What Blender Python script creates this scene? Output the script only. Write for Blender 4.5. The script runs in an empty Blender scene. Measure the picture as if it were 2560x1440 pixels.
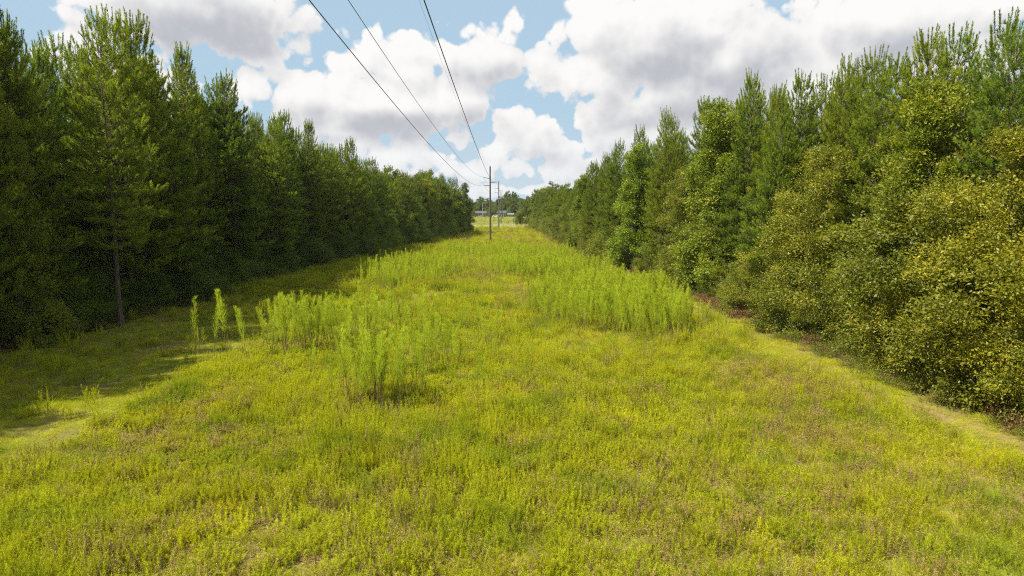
import bpy, math, random
import numpy as np
from mathutils import Vector

sc = bpy.context.scene
COL = sc.collection
R = math.radians

# ------------------------------------------------------------------ camera
CAM_H = 8.0
PITCH = math.atan(210 / (2560 * 24 / 36))
cam_d = bpy.data.cameras.new("camera")
cam_d.lens = 24.0
cam_d.sensor_width = 36.0
cam_d.clip_start = 0.2
cam_d.clip_end = 12000
cam = bpy.data.objects.new("camera", cam_d)
COL.objects.link(cam)
cam.location = (0, 0, CAM_H)
cam.rotation_euler = (math.pi / 2 - PITCH, 0, 0)
sc.camera = cam

# ------------------------------------------------------------------ render settings
sc.view_settings.view_transform = 'Standard'
sc.view_settings.look = 'None'
sc.view_settings.gamma = 1.0
sc.view_settings.use_curve_mapping = False
sc.view_settings.exposure = 1.30
cy = sc.cycles
cy.max_bounces = 6
cy.diffuse_bounces = 3
cy.glossy_bounces = 2
cy.transmission_bounces = 4
cy.transparent_max_bounces = 6
cy.volume_bounces = 1
cy.sample_clamp_indirect = 6.0
cy.use_denoising = False
cy.pixel_filter_type = 'BLACKMAN_HARRIS'
cy.filter_width = 1.15

# ------------------------------------------------------------------ sun
SUN_EL, SUN_BACK = 52.0, 26.0          # elevation; degrees the sun stands behind the left-right line
se, sb = R(SUN_EL), R(SUN_BACK)
to_sun = Vector((-math.cos(se) * math.cos(sb), -math.cos(se) * math.sin(sb), math.sin(se)))
sun_d = bpy.data.lights.new("sun", 'SUN')
sun_d.energy = 5.0
sun_d.angle = R(0.55)
sun_d.color = (1.0, 0.91, 0.74)
sun = bpy.data.objects.new("sun", sun_d)
COL.objects.link(sun)
sun.rotation_euler = to_sun.to_track_quat('Z', 'Y').to_euler()

# ------------------------------------------------------------------ node helper
class NG:
    def __init__(s, tree):
        s.t = tree
    def n(s, kind, **kw):
        nd = s.t.nodes.new(kind)
        for k, v in kw.items():
            setattr(nd, k, v)
        return nd
    def put(s, sock, v):
        if isinstance(v, bpy.types.NodeSocket):
            s.t.links.new(v, sock)
        elif v is not None:
            sock.default_value = v
    def m(s, op, a, b=None, c=None, clamp=False):
        nd = s.n('ShaderNodeMath', operation=op, use_clamp=clamp)
        for i, v in enumerate((a, b, c)):
            if v is not None:
                s.put(nd.inputs[i], v)
        return nd.outputs[0]
    def vm(s, op, a, b=None, scale=None):
        nd = s.n('ShaderNodeVectorMath', operation=op)
        s.put(nd.inputs[0], a)
        if b is not None:
            s.put(nd.inputs[1], b)
        if scale is not None:
            s.put(nd.inputs['Scale'], scale)
        return nd.outputs['Value'] if op in ('LENGTH', 'DOT_PRODUCT', 'DISTANCE') else nd.outputs['Vector']
    def ss(s, v, lo, hi, a=0.0, b=1.0):
        nd = s.n('ShaderNodeMapRange', interpolation_type='SMOOTHSTEP')
        for i, x in enumerate((v, lo, hi, a, b)):
            s.put(nd.inputs[i], x)
        return nd.outputs[0]
    def mix(s, f, a, b, mode='MIX'):
        nd = s.n('ShaderNodeMix', data_type='RGBA', blend_type=mode)
        s.put(nd.inputs['Factor'], f)
        for nm, v in (('A', a), ('B', b)):
            sk = [x for x in nd.inputs if x.name == nm and x.type == 'RGBA'][0]
            if isinstance(v, (tuple, list)) and len(v) == 3:
                v = (*v, 1.0)
            s.put(sk, v)
        return [x for x in nd.outputs if x.type == 'RGBA'][0]
    def noise(s, vec, scale, detail=2.0, rough=0.5, dist=0.0, dim='3D', lac=2.0):
        nd = s.n('ShaderNodeTexNoise', noise_dimensions=dim)
        s.put(nd.inputs['Vector'], vec)
        nd.inputs['Scale'].default_value = scale
        nd.inputs['Detail'].default_value = detail
        nd.inputs['Roughness'].default_value = rough
        nd.inputs['Lacunarity'].default_value = lac
        nd.inputs['Distortion'].default_value = dist
        return nd.outputs[0]

# ------------------------------------------------------------------ sky with cumulus clouds
world = bpy.data.worlds.new("World")
sc.world = world
world.use_nodes = True
world.cycles.sampling_method = 'MANUAL'
world.cycles.sample_map_resolution = 512
def px_dir(px, py):
    """azimuth and elevation (radians) of a point of the sky given on a 2560-wide view along +Y"""
    f = 2560 * 24 / 36
    u, w = px - 1280, py - 720
    c, s_ = math.cos(PITCH), math.sin(PITCH)
    x, y, z = u, f * c - w * s_, -f * s_ - w * c
    return math.atan2(x, y), math.atan2(z, math.hypot(x, y))

# clouds as heaps of round masses: centre and half-size in the sky
CLOUDS = [
    (470, 15, 230, 95), (630, 45, 75, 80), (330, -5, 130, 60), (600, 118, 110, 32), (640, 145, 60, 35),
    (718, 118, 14, 26), (235, 112, 40, 24), (190, 160, 80, 26),
    (640, 215, 85, 55), (760, 225, 95, 55), (870, 190, 80, 60), (905, 150, 60, 50), (1010, 180, 80, 55),
    (1110, 130, 95, 58), (1105, 92, 30, 36), (1200, 155, 95, 60), (960, 255, 230, 72), (780, 300, 150, 50), (1120, 260, 120, 70),
    (880, 362, 52, 36), (960, 388, 46, 28), (1025, 372, 42, 36), (1090, 398, 50, 28), (1140, 350, 38, 26), (780, 350, 55, 32), (835, 398, 42, 20),
    (905, 428, 70, 13), (1050, 434, 80, 14), (720, 390, 60, 30),
    (1335, 340, 85, 55), (1265, 305, 46, 36), (1245, 385, 40, 40), (1300, 420, 70, 22), (1410, 375, 70, 30), (1440, 425, 80, 16), (1180, 430, 40, 14),
    (1500, 60, 120, 75), (1430, 195, 75, 50), (1500, 190, 110, 75), (1620, 110, 170, 130), (1560, 270, 150, 70),
    (1750, 60, 170, 90), (1820, 150, 160, 110), (1700, 230, 190, 90), (1900, 220, 120, 75), (1620, 330, 180, 50),
    (2120, 120, 110, 110), (2230, 60, 200, 85), (2420, 15, 190, 40), (2000, 240, 160, 70), (2380, 170, 120, 40),
    (700, 440, 90, 22), (1530, 420, 90, 40), (1000, 478, 260, 16), (1360, 478, 260, 16), (360, 150, 60, 22), (330, 210, 120, 40),
    (1300, 62, 16, 16), (1345, 150, 34, 26), (1325, 185, 14, 26), (1262, 92, 12, 9),
]
GREY = [(520, 70, 190, 75), (600, 110, 120, 45), (960, 312, 190, 34), (1230, 195, 70, 26), (1150, 300, 110, 26), (760, 310, 120, 26),
        (1650, 160, 110, 80), (1800, 230, 140, 60), (1620, 280, 170, 40), (1930, 190, 90, 60), (2160, 110, 120, 40), (1400, 330, 60, 18),
        (1180, 330, 60, 13), (1000, 330, 150, 14), (1400, 400, 80, 10), (1560, 405, 90, 14)]

def build_sky():
    g = NG(world.node_tree)
    g.t.nodes.clear()
    d = g.n('ShaderNodeTexCoord').outputs['Generated']
    sep = g.n('ShaderNodeSeparateXYZ')
    g.put(sep.inputs[0], d)
    X, Y, Z = sep.outputs
    az = g.m('ARCTAN2', X, Y)
    el = g.m('ARCSINE', Z)
    cmb = g.n('ShaderNodeCombineXYZ')
    g.put(cmb.inputs[0], az)
    g.put(cmb.inputs[1], el)
    P = cmb.outputs[0]

    def blobs(P, lst, k):
        acc = None
        for (cx, cy_, rx, ry) in lst:
            a, e = px_dir(cx, cy_)
            rx, ry = rx / 1707, ry / 1707
            v = g.vm('MULTIPLY', g.vm('SUBTRACT', P, (a, e, 0)), (1 / rx, 1 / ry, 0))
            r = math.sqrt(rx * ry)
            s = g.m('MULTIPLY_ADD', g.vm('LENGTH', v), -r, r)
            acc = s if acc is None else g.m('SMOOTH_MAX', acc, s, k)
        return acc

    # billows: rounded bumps at falling sizes; frequency rises toward the horizon where the clouds are farther off
    def puffs(P):
        wn = g.n('ShaderNodeTexNoise', noise_dimensions='2D')
        g.put(wn.inputs['Vector'], P)
        wn.inputs['Scale'].default_value = 14.0
        wn.inputs['Detail'].default_value = 3.0
        off = g.vm('SCALE', g.vm('SUBTRACT', wn.outputs['Color'], (0.5, 0.5, 0.5)), scale=0.022)
        Q = g.vm('ADD', P, off)
        tot = None
        for sc_, amp in ((12.0, 0.028), (27.0, 0.017), (62.0, 0.0105)):
            v = g.n('ShaderNodeTexVoronoi', voronoi_dimensions='2D', feature='F1')
            g.put(v.inputs['Vector'], Q)
            v.inputs['Scale'].default_value = sc_
            x = g.m('MULTIPLY_ADD', v.outputs['Distance'], -amp * 2.0, amp * 0.86)
            tot = x if tot is None else g.m('ADD', tot, x)
        f = g.noise(P, 46.0, 6.0, 0.66, dim='2D')
        tot = g.m('ADD', tot, g.m('MULTIPLY_ADD', f, 0.028, -0.009))
        return tot

    # outside the view the sky goes on with clouds of the same size
    view = g.m('MULTIPLY', g.ss(g.m('ABSOLUTE', az), 0.66, 0.80, 1, 0), g.ss(el, 0.30, 0.42, 1, 0))
    view = g.m('MULTIPLY', view, g.ss(Y, 0.0, 0.1))
    scl = g.n('ShaderNodeVectorMath', operation='NORMALIZE')
    g.put(scl.inputs[0], d)

    def field(P, D):
        far = g.m('MULTIPLY_ADD', g.noise(D, 3.2, 4.0, 0.55), 0.5, -0.245)
        near = blobs(P, CLOUDS, 0.012)
        base = g.n('ShaderNodeMix', data_type='FLOAT')
        g.put(base.inputs[0], view)
        g.put(base.inputs[2], far)
        g.put(base.inputs[3], near)
        return base.outputs[0]

    L = (-0.55, 0.84, 0)
    def at(dist):
        return g.vm('ADD', P, tuple(c * dist for c in L))
    D1 = g.vm('ADD', d, tuple(0.05 * c for c in to_sun))
    S0b = field(P, d)
    p0 = puffs(P)
    S0 = g.m('ADD', S0b, p0)
    S1b = field(at(0.035), D1)
    p1 = puffs(at(0.016))
    big = g.m('SUBTRACT', S0b, S1b)               # >0 on the side towards the sun
    small = g.m('SUBTRACT', p0, p1)
    soft = g.ss(el, 0.02, 0.25, 0.007, 0.011)
    dens = g.ss(S0, g.m('MULTIPLY', soft, -0.35), soft)
    grey = g.m('MULTIPLY', g.ss(g.m('ADD', blobs(P, GREY, 0.02), g.m('MULTIPLY', p0, 0.45)), -0.030, 0.034), g.ss(S0, 0.0, 0.05))
    lum = g.m('ADD', 0.80, g.m('MULTIPLY', big, 7.5))
    lum = g.m('ADD', lum, g.m('MULTIPLY', small, 5.5))
    lum = g.m('SUBTRACT', lum, g.m('MULTIPLY', grey, 0.42))
    lum = g.ss(lum, 0.14, 1.08)
    SH, LT = (0.425, 0.435, 0.475), (0.80, 0.79, 0.775)
    ccol = g.mix(lum, SH, LT)

    sky = g.n('ShaderNodeTexSky', sky_type='NISHITA')
    sky.sun_disc = False
    sky.sun_elevation = se
    sky.sun_rotation = math.atan2(to_sun.x, to_sun.y)
    sky.air_density = 1.0
    sky.dust_density = 1.6
    sky.ozone_density = 1.5
    skyc = g.mix(0.8, g.vm('SCALE', sky.outputs[0], scale=SKY_K), (0.395, 0.55, 0.675))
    col = g.mix(dens, skyc, ccol)
    # thin bright air toward the horizon, in front of the far clouds
    hz = g.ss(el, -0.02, 0.13, 0.50, 0.0)
    col = g.mix(hz, col, (0.60, 0.655, 0.72))
    bg = g.n('ShaderNodeBackground')
    g.put(bg.inputs[0], g.vm('SCALE', col, scale=0.50 / SKY_STRENGTH))
    bg.inputs[1].default_value = SKY_STRENGTH
    out = g.n('ShaderNodeOutputWorld')
    g.put(out.inputs[0], bg.outputs[0])

SKY_STRENGTH = 0.1      # the Nishita sky's strength; the clouds are given in the same light
SKY_K = 0.1
build_sky()

# ------------------------------------------------------------------ small tools
rng = np.random.default_rng(7)

def nrm(a):
    return a / np.maximum(np.linalg.norm(a, axis=-1, keepdims=True), 1e-9)

def mesh_np(name, V, F, mat, v=None, smooth=False):
    """V (n,3) float, F (m,k) int -> mesh with one material and an optional per-vertex float 'v'"""
    me = bpy.data.meshes.new(name)
    V = np.ascontiguousarray(V, dtype=np.float32)
    F = np.ascontiguousarray(F, dtype=np.int32)
    n, k = F.shape
    me.vertices.add(len(V))
    me.vertices.foreach_set('co', V.ravel())
    me.loops.add(n * k)
    me.loops.foreach_set('vertex_index', F.ravel())
    me.polygons.add(n)
    me.polygons.foreach_set('loop_start', np.arange(0, n * k, k, dtype=np.int32))
    me.polygons.foreach_set('loop_total', np.full(n, k, dtype=np.int32))
    if smooth:
        me.polygons.foreach_set('use_smooth', np.ones(n, dtype=bool))
    if v is not None:
        at = me.attributes.new('v', 'FLOAT', 'POINT')
        at.data.foreach_set('value', np.ascontiguousarray(v, dtype=np.float32))
    me.materials.append(mat)
    me.update(calc_edges=True)
    return me

def obj(name, me, parent=None, loc=(0, 0, 0)):
    o = bpy.data.objects.new(name, me)
    COL.objects.link(o)
    o.location = loc
    if parent is not None:
        o.parent = parent
    return o

def thing(name, label, cat, loc=(0, 0, 0), rz=0.0, s=1.0, group=None):
    o = bpy.data.objects.new(name, None)
    o.empty_display_size = 0.5
    COL.objects.link(o)
    o.location = loc
    o.rotation_euler = (0, 0, rz)
    o.scale = (s, s, s) if not isinstance(s, tuple) else s
    return tag(o, label, cat, group)

def tag(o, label, cat=None, group=None, kind=None):
    o['label'] = label
    if cat: o['category'] = cat
    if group: o['group'] = group
    if kind: o['kind'] = kind
    return o

class MB:
    """collects boxes and tubes into one mesh"""
    def __init__(s):
        s.V, s.F = [], []
        s.n = 0
    def add(s, V, F):
        s.V += [tuple(v) for v in V]
        s.F += [tuple(i + s.n for i in f) for f in F]
        s.n += len(V)
    def box(s, x0, x1, y0, y1, z0, z1):
        s.add([(x, y, z) for z in (z0, z1) for y in (y0, y1) for x in (x0, x1)],
              [(0, 2, 3, 1), (4, 5, 7, 6), (0, 1, 5, 4), (2, 6, 7, 3), (0, 4, 6, 2), (1, 3, 7, 5)])
    def tube(s, pts, rad, sides=6, cap=True):
        pts = [Vector(p) for p in pts]
        V, F = [], []
        for i, p in enumerate(pts):
            t = (pts[min(i + 1, len(pts) - 1)] - pts[max(i - 1, 0)]).normalized()
            u = t.cross(Vector((0.13, 0.99, 0.05)) if abs(t.y) < 0.9 else Vector((1, 0, 0.1))).normalized()
            w = t.cross(u)
            for k in range(sides):
                a = 2 * math.pi * k / sides
                V.append(p + (u * math.cos(a) + w * math.sin(a)) * rad[i])
        for i in range(len(pts) - 1):
            for k in range(sides):
                k2 = (k + 1) % sides
                F.append((i * sides + k, i * sides + k2, (i + 1) * sides + k2, (i + 1) * sides + k))
        if cap:
            F.append(tuple(range(sides))[::-1])
            F.append(tuple(range((len(pts) - 1) * sides, len(pts) * sides)))
        s.add(V, F)
    def mesh(s, name, mat, smooth=False):
        me = bpy.data.meshes.new(name)
        me.from_pydata([tuple(v) for v in s.V], [], s.F)
        me.materials.append(mat)
        if smooth:
            me.polygons.foreach_set('use_smooth', np.ones(len(me.polygons), dtype=bool))
        me.update()
        return me

_perm = np.random.default_rng(3).random((64, 64))
def vnoise(x, y, scale, seed=0):
    """smooth value noise 0..1"""
    x = np.asarray(x, float) / scale + seed * 17.3
    y = np.asarray(y, float) / scale + seed * 9.7
    xi, yi = np.floor(x).astype(int), np.floor(y).astype(int)
    fx, fy = x - xi, y - yi
    fx, fy = fx * fx * (3 - 2 * fx), fy * fy * (3 - 2 * fy)
    g = lambda i, j: _perm[i % 64, j % 64]
    return (g(xi, yi) * (1 - fx) + g(xi + 1, yi) * fx) * (1 - fy) + (g(xi, yi + 1) * (1 - fx) + g(xi + 1, yi + 1) * fx) * fy

def fbm(x, y, scale, seed=0, octs=3):
    t, a, s = 0.0, 1.0, 0.0
    for k in range(octs):
        t = t + a * vnoise(x, y, scale / 2 ** k, seed + k)
        s += a
        a *= 0.55
    return t / s

ORD1 = 'zeroth first second third fourth fifth sixth seventh eighth ninth tenth eleventh twelfth thirteenth fourteenth fifteenth sixteenth seventeenth eighteenth nineteenth'.split()
TENS = {2: 'twent', 3: 'thirt', 4: 'fort', 5: 'fift', 6: 'sixt', 7: 'sevent', 8: 'eight', 9: 'ninet'}
def ordinal(n):
    if n < 20: return ORD1[n]
    t, u = divmod(n, 10)
    return TENS[t] + 'ieth' if u == 0 else TENS[t] + 'y-' + ORD1[u]

# ------------------------------------------------------------------ materials
def new_mat(name):
    m = bpy.data.materials.new(name)
    m.use_nodes = True
    m.node_tree.nodes.clear()
    return m, NG(m.node_tree)

def attr(g, name, kind='Fac'):
    a = g.n('ShaderNodeAttribute')
    a.attribute_name = name
    return a.outputs[kind]

def ramp(g, f, stops):
    r = g.n('ShaderNodeValToRGB')
    cr = r.color_ramp
    while len(cr.elements) < len(stops):
        cr.elements.new(0.5)
    for e, (p, c) in zip(cr.elements, stops):
        e.position = p
        e.color = (*c, 1)
    g.put(r.inputs[0], f)
    return r.outputs[0]

def leaf_mat(name, stops, trans=0.35, rough=0.5, spec=0.35, tint=True, patch=None, hue=0.0):
    """leaves: colour from the per-leaf value, a little light passes through"""
    m, g = new_mat(name)
    oi = g.n('ShaderNodeObjectInfo')
    v = attr(g, 'v')
    c = ramp(g, v, stops)
    if tint:
        c = g.mix(1.0, c, oi.outputs['Color'], 'MULTIPLY')
    k = g.m('MULTIPLY_ADD', oi.outputs['Random'], 0.36, 0.82)
    c = g.vm('SCALE', c, scale=k)
    if patch:
        pos = g.n('ShaderNodeNewGeometry').outputs['Position']
        for sc_, lo, hi, col in patch:
            f = g.ss(g.noise(pos, sc_, 3.0, 0.6), lo, hi)
            c = g.mix(f, c, col, 'MULTIPLY')
    p = g.n('ShaderNodeBsdfPrincipled')
    g.put(p.inputs['Base Color'], c)
    p.inputs['Roughness'].default_value = rough
    p.inputs['Specular IOR Level'].default_value = spec
    t = g.n('ShaderNodeBsdfTranslucent')
    g.put(t.inputs[0], g.mix(1.0, c, (1.02, 1.12, 0.6), 'MULTIPLY'))
    ms = g.n('ShaderNodeMixShader')
    ms.inputs[0].default_value = trans
    g.put(ms.inputs[1], p.outputs[0])
    g.put(ms.inputs[2], t.outputs[0])
    o = g.n('ShaderNodeOutputMaterial')
    g.put(o.inputs[0], ms.outputs[0])
    return m

def plain_mat(name, ca, cb, scale=6.0, rough=0.8, stretch=None, spec=0.3, metal=0.0, bump=0.0):
    m, g = new_mat(name)
    tc = g.n('ShaderNodeTexCoord').outputs['Object']
    if stretch:
        tc = g.vm('MULTIPLY', tc, stretch)
    f = g.noise(tc, scale, 5.0, 0.65)
    c = g.mix(g.ss(f, 0.3, 0.7), ca, cb)
    p = g.n('ShaderNodeBsdfPrincipled')
    g.put(p.inputs['Base Color'], c)
    p.inputs['Roughness'].default_value = rough
    p.inputs['Metallic'].default_value = metal
    p.inputs['Specular IOR Level'].default_value = spec
    if bump:
        b = g.n('ShaderNodeBump')
        b.inputs['Strength'].default_value = bump
        g.put(b.inputs['Height'], f)
        g.put(p.inputs['Normal'], b.outputs[0])
    o = g.n('ShaderNodeOutputMaterial')
    g.put(o.inputs[0], p.outputs[0])
    return m

M = {}
M['needle'] = leaf_mat('pine_needles', [(0.0, (0.067, 0.111, 0.0109)), (0.45, (0.156, 0.215, 0.0182)), (0.85, (0.262, 0.302, 0.0266)), (1.0, (0.351, 0.320, 0.0484))], 0.52, 0.6, 0.15)
M['oak'] = leaf_mat('oak_leaves', [(0.0, (0.053, 0.075, 0.0092)), (0.5, (0.136, 0.167, 0.0161)), (0.86, (0.226, 0.237, 0.0230)), (0.96, (0.347, 0.279, 0.0230)), (1.0, (0.325, 0.157, 0.0230))], 0.42, 0.45, 0.3)
M['gum'] = leaf_mat('gum_leaves', [(0.0, (0.060, 0.095, 0.0088)), (0.5, (0.133, 0.176, 0.0165)), (0.9, (0.202, 0.226, 0.0242)), (1.0, (0.276, 0.231, 0.0330))], 0.42, 0.5, 0.3)
M['bark'] = plain_mat('pine_bark', (0.045, 0.034, 0.027), (0.115, 0.090, 0.072), 9.0, 0.9, (1, 1, 0.25), bump=0.5)
M['bark_grey'] = plain_mat('grey_bark', (0.05, 0.044, 0.037), (0.12, 0.11, 0.095), 9.0, 0.9, (1, 1, 0.3), bump=0.4)
M['fennel'] = leaf_mat('fennel_leaves', [(0.0, (0.239, 0.285, 0.0290)), (0.6, (0.428, 0.492, 0.0387)), (0.95, (0.571, 0.590, 0.0576)), (1.0, (0.636, 0.446, 0.0965))], 0.56, 0.8, 0.05)
GP = [(0.14, 0.46, 0.64, (1.0, 0.95, 0.9)), (0.31, 0.48, 0.66, (0.64, 0.76, 1.0)), (0.23, 0.52, 0.68, (1.20, 1.16, 1.0)), (1.1, 0.52, 0.74, (0.88, 0.80, 0.9))]
M['weed'] = leaf_mat('weed_leaves', [(0.0, (0.211, 0.229, 0.0101)), (0.6, (0.401, 0.421, 0.0152)), (0.93, (0.521, 0.517, 0.0304)), (1.0, (0.507, 0.404, 0.0887))], 0.48, 0.8, 0.05, patch=GP)
M['blade'] = leaf_mat('grass_blades', [(0.0, (0.228, 0.245, 0.0094)), (0.55, (0.401, 0.416, 0.0186)), (0.85, (0.535, 0.520, 0.0652)), (1.0, (0.560, 0.503, 0.2236))], 0.46, 0.75, 0.06, patch=GP)
M['dry'] = leaf_mat('dry_stalks', [(0.0, (0.13, 0.08, 0.03)), (0.6, (0.24, 0.16, 0.065)), (1.0, (0.36, 0.27, 0.13))], 0.1, 0.8, 0.1)
M['stem'] = leaf_mat('weed_stems', [(0.0, (0.075, 0.05, 0.022)), (1.0, (0.17, 0.13, 0.05))], 0.0, 0.8, 0.2)

# ------------------------------------------------------------------ foliage geometry
def needles(B, A, L, NL, per_m, rg, width=0.015, spread=(28, 68)):
    """bottle-brush shoots: base B, axis A, length L, needle length NL"""
    cnt = np.maximum(6, (L * per_m * rg.uniform(0.85, 1.15, len(L))).astype(int))
    idx = np.repeat(np.arange(len(L)), cnt)
    n = len(idx)
    t = rg.random(n)
    pos = B[idx] + A[idx] * (L[idx] * t)[:, None]
    rnd = nrm(rg.normal(size=(n, 3)))
    p = nrm(rnd - A[idx] * np.sum(rnd * A[idx], 1)[:, None])
    th = np.radians(rg.uniform(spread[0], spread[1], n) * (1 - 0.45 * t))
    d = A[idx] * np.cos(th)[:, None] + p * np.sin(th)[:, None]
    ln = NL[idx] * rg.uniform(0.75, 1.1, n)
    tip = pos + d * ln[:, None]
    tip[:, 2] -= 0.10 * ln
    w = nrm(np.cross(d, rg.normal(size=(n, 3)))) * (width * rg.uniform(0.8, 1.25, n))[:, None]
    V = np.stack([pos - w, pos + w, tip], 1).reshape(-1, 3)
    F = np.arange(3 * n).reshape(-1, 3)
    bv = rg.random(len(L)) * 0.75
    v = np.clip(bv[idx] + 0.22 * t + rg.normal(0, 0.05, n), 0, 1)
    return V, F, np.repeat(v, 3)

def leaves(P, D, size, rg, up=0.55, aspect=0.55, fold=0.2):
    """leaf blades: folded diamonds at P pointing roughly along D"""
    n = len(P)
    d = nrm(D + rg.normal(0, 0.55, (n, 3)))
    nn = nrm(rg.normal(0, 0.55, (n, 3)) + np.array([0, 0, up]) + 0.35 * nrm(D))
    s = nrm(np.cross(d, nn))
    nn = np.cross(s, d)
    L = (size * rg.uniform(0.5, 1.45, n))[:, None]
    a = P
    b = P + d * L * 0.45 + s * L * aspect * 0.5 + nn * L * fold * 0.5
    c = P + d * L
    e = P + d * L * 0.45 - s * L * aspect * 0.5 + nn * L * fold * 0.5
    V = np.stack([a, b, c, e], 1).reshape(-1, 3)
    i = np.arange(n)[:, None] * 4
    F = np.concatenate([i + [0, 1, 2], i + [0, 2, 3]], 0)
    return V, F

def pine_meshes(seed, H, base, Lmax, dens=1.0, bare=0, twist=0.3):
    """trunk-with-limbs mesh and crown mesh of a loblolly-like pine"""
    rg = np.random.default_rng(seed)
    tr = MB()
    lean = rg.uniform(-0.25, 0.25, 2)
    axis = lambda z: np.array([lean[0] * (z / H) ** 2 + 0.06 * math.sin(z * 0.9 + seed), lean[1] * (z / H) ** 2 + 0.06 * math.cos(z * 0.7 + seed), z])
    zs = np.linspace(-0.25, H, 15)
    r0 = 0.0078 * H + 0.01
    tr.tube([axis(max(z, -0.25)) for z in zs], [max(0.012, r0 * (1 - 0.97 * max(z, 0) / H) * (1.25 if z <= 0 else 1)) for z in zs], 7)
    Bs, As, Ls, Ns = [], [], [], []
    def brush(b, a, l, nl=0.2):
        Bs.append(b); As.append(a); Ls.append(l); Ns.append(nl)
    z = base
    az0 = rg.uniform(0, 6.28)
    while z < H - 0.5:
        t = (z - base) / (H - base)
        n = rg.integers(5, 8)
        az0 += 0.9
        for k in range(n):
            az = az0 + k * 2 * math.pi / n + rg.normal(0, 0.25)
            L = Lmax * min(1.0, 0.70 + 1.2 * t) * (1 - t ** 1.6) ** 0.75 * rg.uniform(0.55, 1.2) + 0.30
            e = math.radians(-4 + 46 * t ** 2.0 + rg.normal(0, 9))
            hd = np.array([math.cos(az), math.sin(az), 0])
            o = axis(z + rg.uniform(-0.15, 0.15))
            cur = 0.14 + 0.30 * t * t
            pt = lambda s: o + hd * (L * s * math.cos(e) * (1 - 0.12 * s)) + np.array([0, 0, L * (s * math.sin(e) + cur * s * s)])
            pts = [pt(s) for s in np.linspace(0, 1, 5)]
            tr.tube(pts, [0.006 + 0.0085 * L * (1 - s) for s in np.linspace(0, 1, 5)], 3, False)
            m = max(3, int(L * 5.6 * dens)) if t < 0.80 else max(2, int(L * 2.4))
            for j in range(m):
                s = 0.32 + 0.68 * (j + rg.random()) / m
                p = pt(s)
                q = nrm(pt(min(s + 0.05, 1.05)) - p)
                side = nrm(np.cross(q, [0, 0, 1])) * (1 if j % 2 else -1)
                d = nrm(q * rg.uniform(0.5, 1.0) + side * rg.uniform(0.35, 1.2) + np.array([0, 0, rg.uniform(-0.1, 0.6) + 0.4 * t]))
                l = rg.uniform(0.34, 0.75) * (0.75 + 0.5 * (1 - s)) * min(1.2, 0.55 + 0.22 * L)
                tr.tube([p, p + d * l * 0.9], [0.008, 0.004], 3, False)
                brush(p + d * l * 0.5, nrm(d + np.array([0, 0, 0.3])), l * 0.62 + 0.06, 0.235)
            q = nrm(pt(1.0) - pt(0.9))
            up = 0.4 + 1.6 * t * t
            brush(pt(0.94), nrm(q + np.array([0, 0, up])), rg.uniform(0.4, 0.65) + 0.7 * t ** 6, 0.20 - 0.05 * t * t)
        z += rg.uniform(0.40, 0.62) * (1 - 0.25 * t)
    top = axis(H)
    brush(top - [0, 0, 1.0], np.array([0, 0, 1.0]), 1.55, 0.16)
    brush(top + [0, 0, 0.3], np.array([0, 0, 1.0]), 0.7, 0.11)
    for k in range(rg.integers(3, 6)):
        a = rg.uniform(0, 6.28)
        d = nrm(np.array([math.cos(a) * 0.38, math.sin(a) * 0.38, 1.0]))
        b = top - [0, 0, rg.uniform(0.7, 1.4)]
        tr.tube([b, b + d * 0.7], [0.02, 0.01], 3, False)
        brush(b + d * 0.35, d, rg.uniform(0.6, 1.1), 0.16)
    for k in range(bare):
        zb = rg.uniform(base * 0.42, base)
        a = rg.uniform(0, 6.28)
        l = rg.uniform(0.7, 1.9)
        d = np.array([math.cos(a), math.sin(a), rg.uniform(-0.1, 0.8)])
        tr.tube([axis(zb), axis(zb) + d * l * 0.55, axis(zb) + d * l + [0, 0, -0.12]], [0.03, 0.02, 0.006], 4, False)
    V, F, v = needles(np.array(Bs), np.array(As), np.array(Ls), np.array(Ns), 112 * dens, rg)
    return tr.mesh('trunk', M['bark']), mesh_np('crown', V, F, M['needle'], v)

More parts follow.
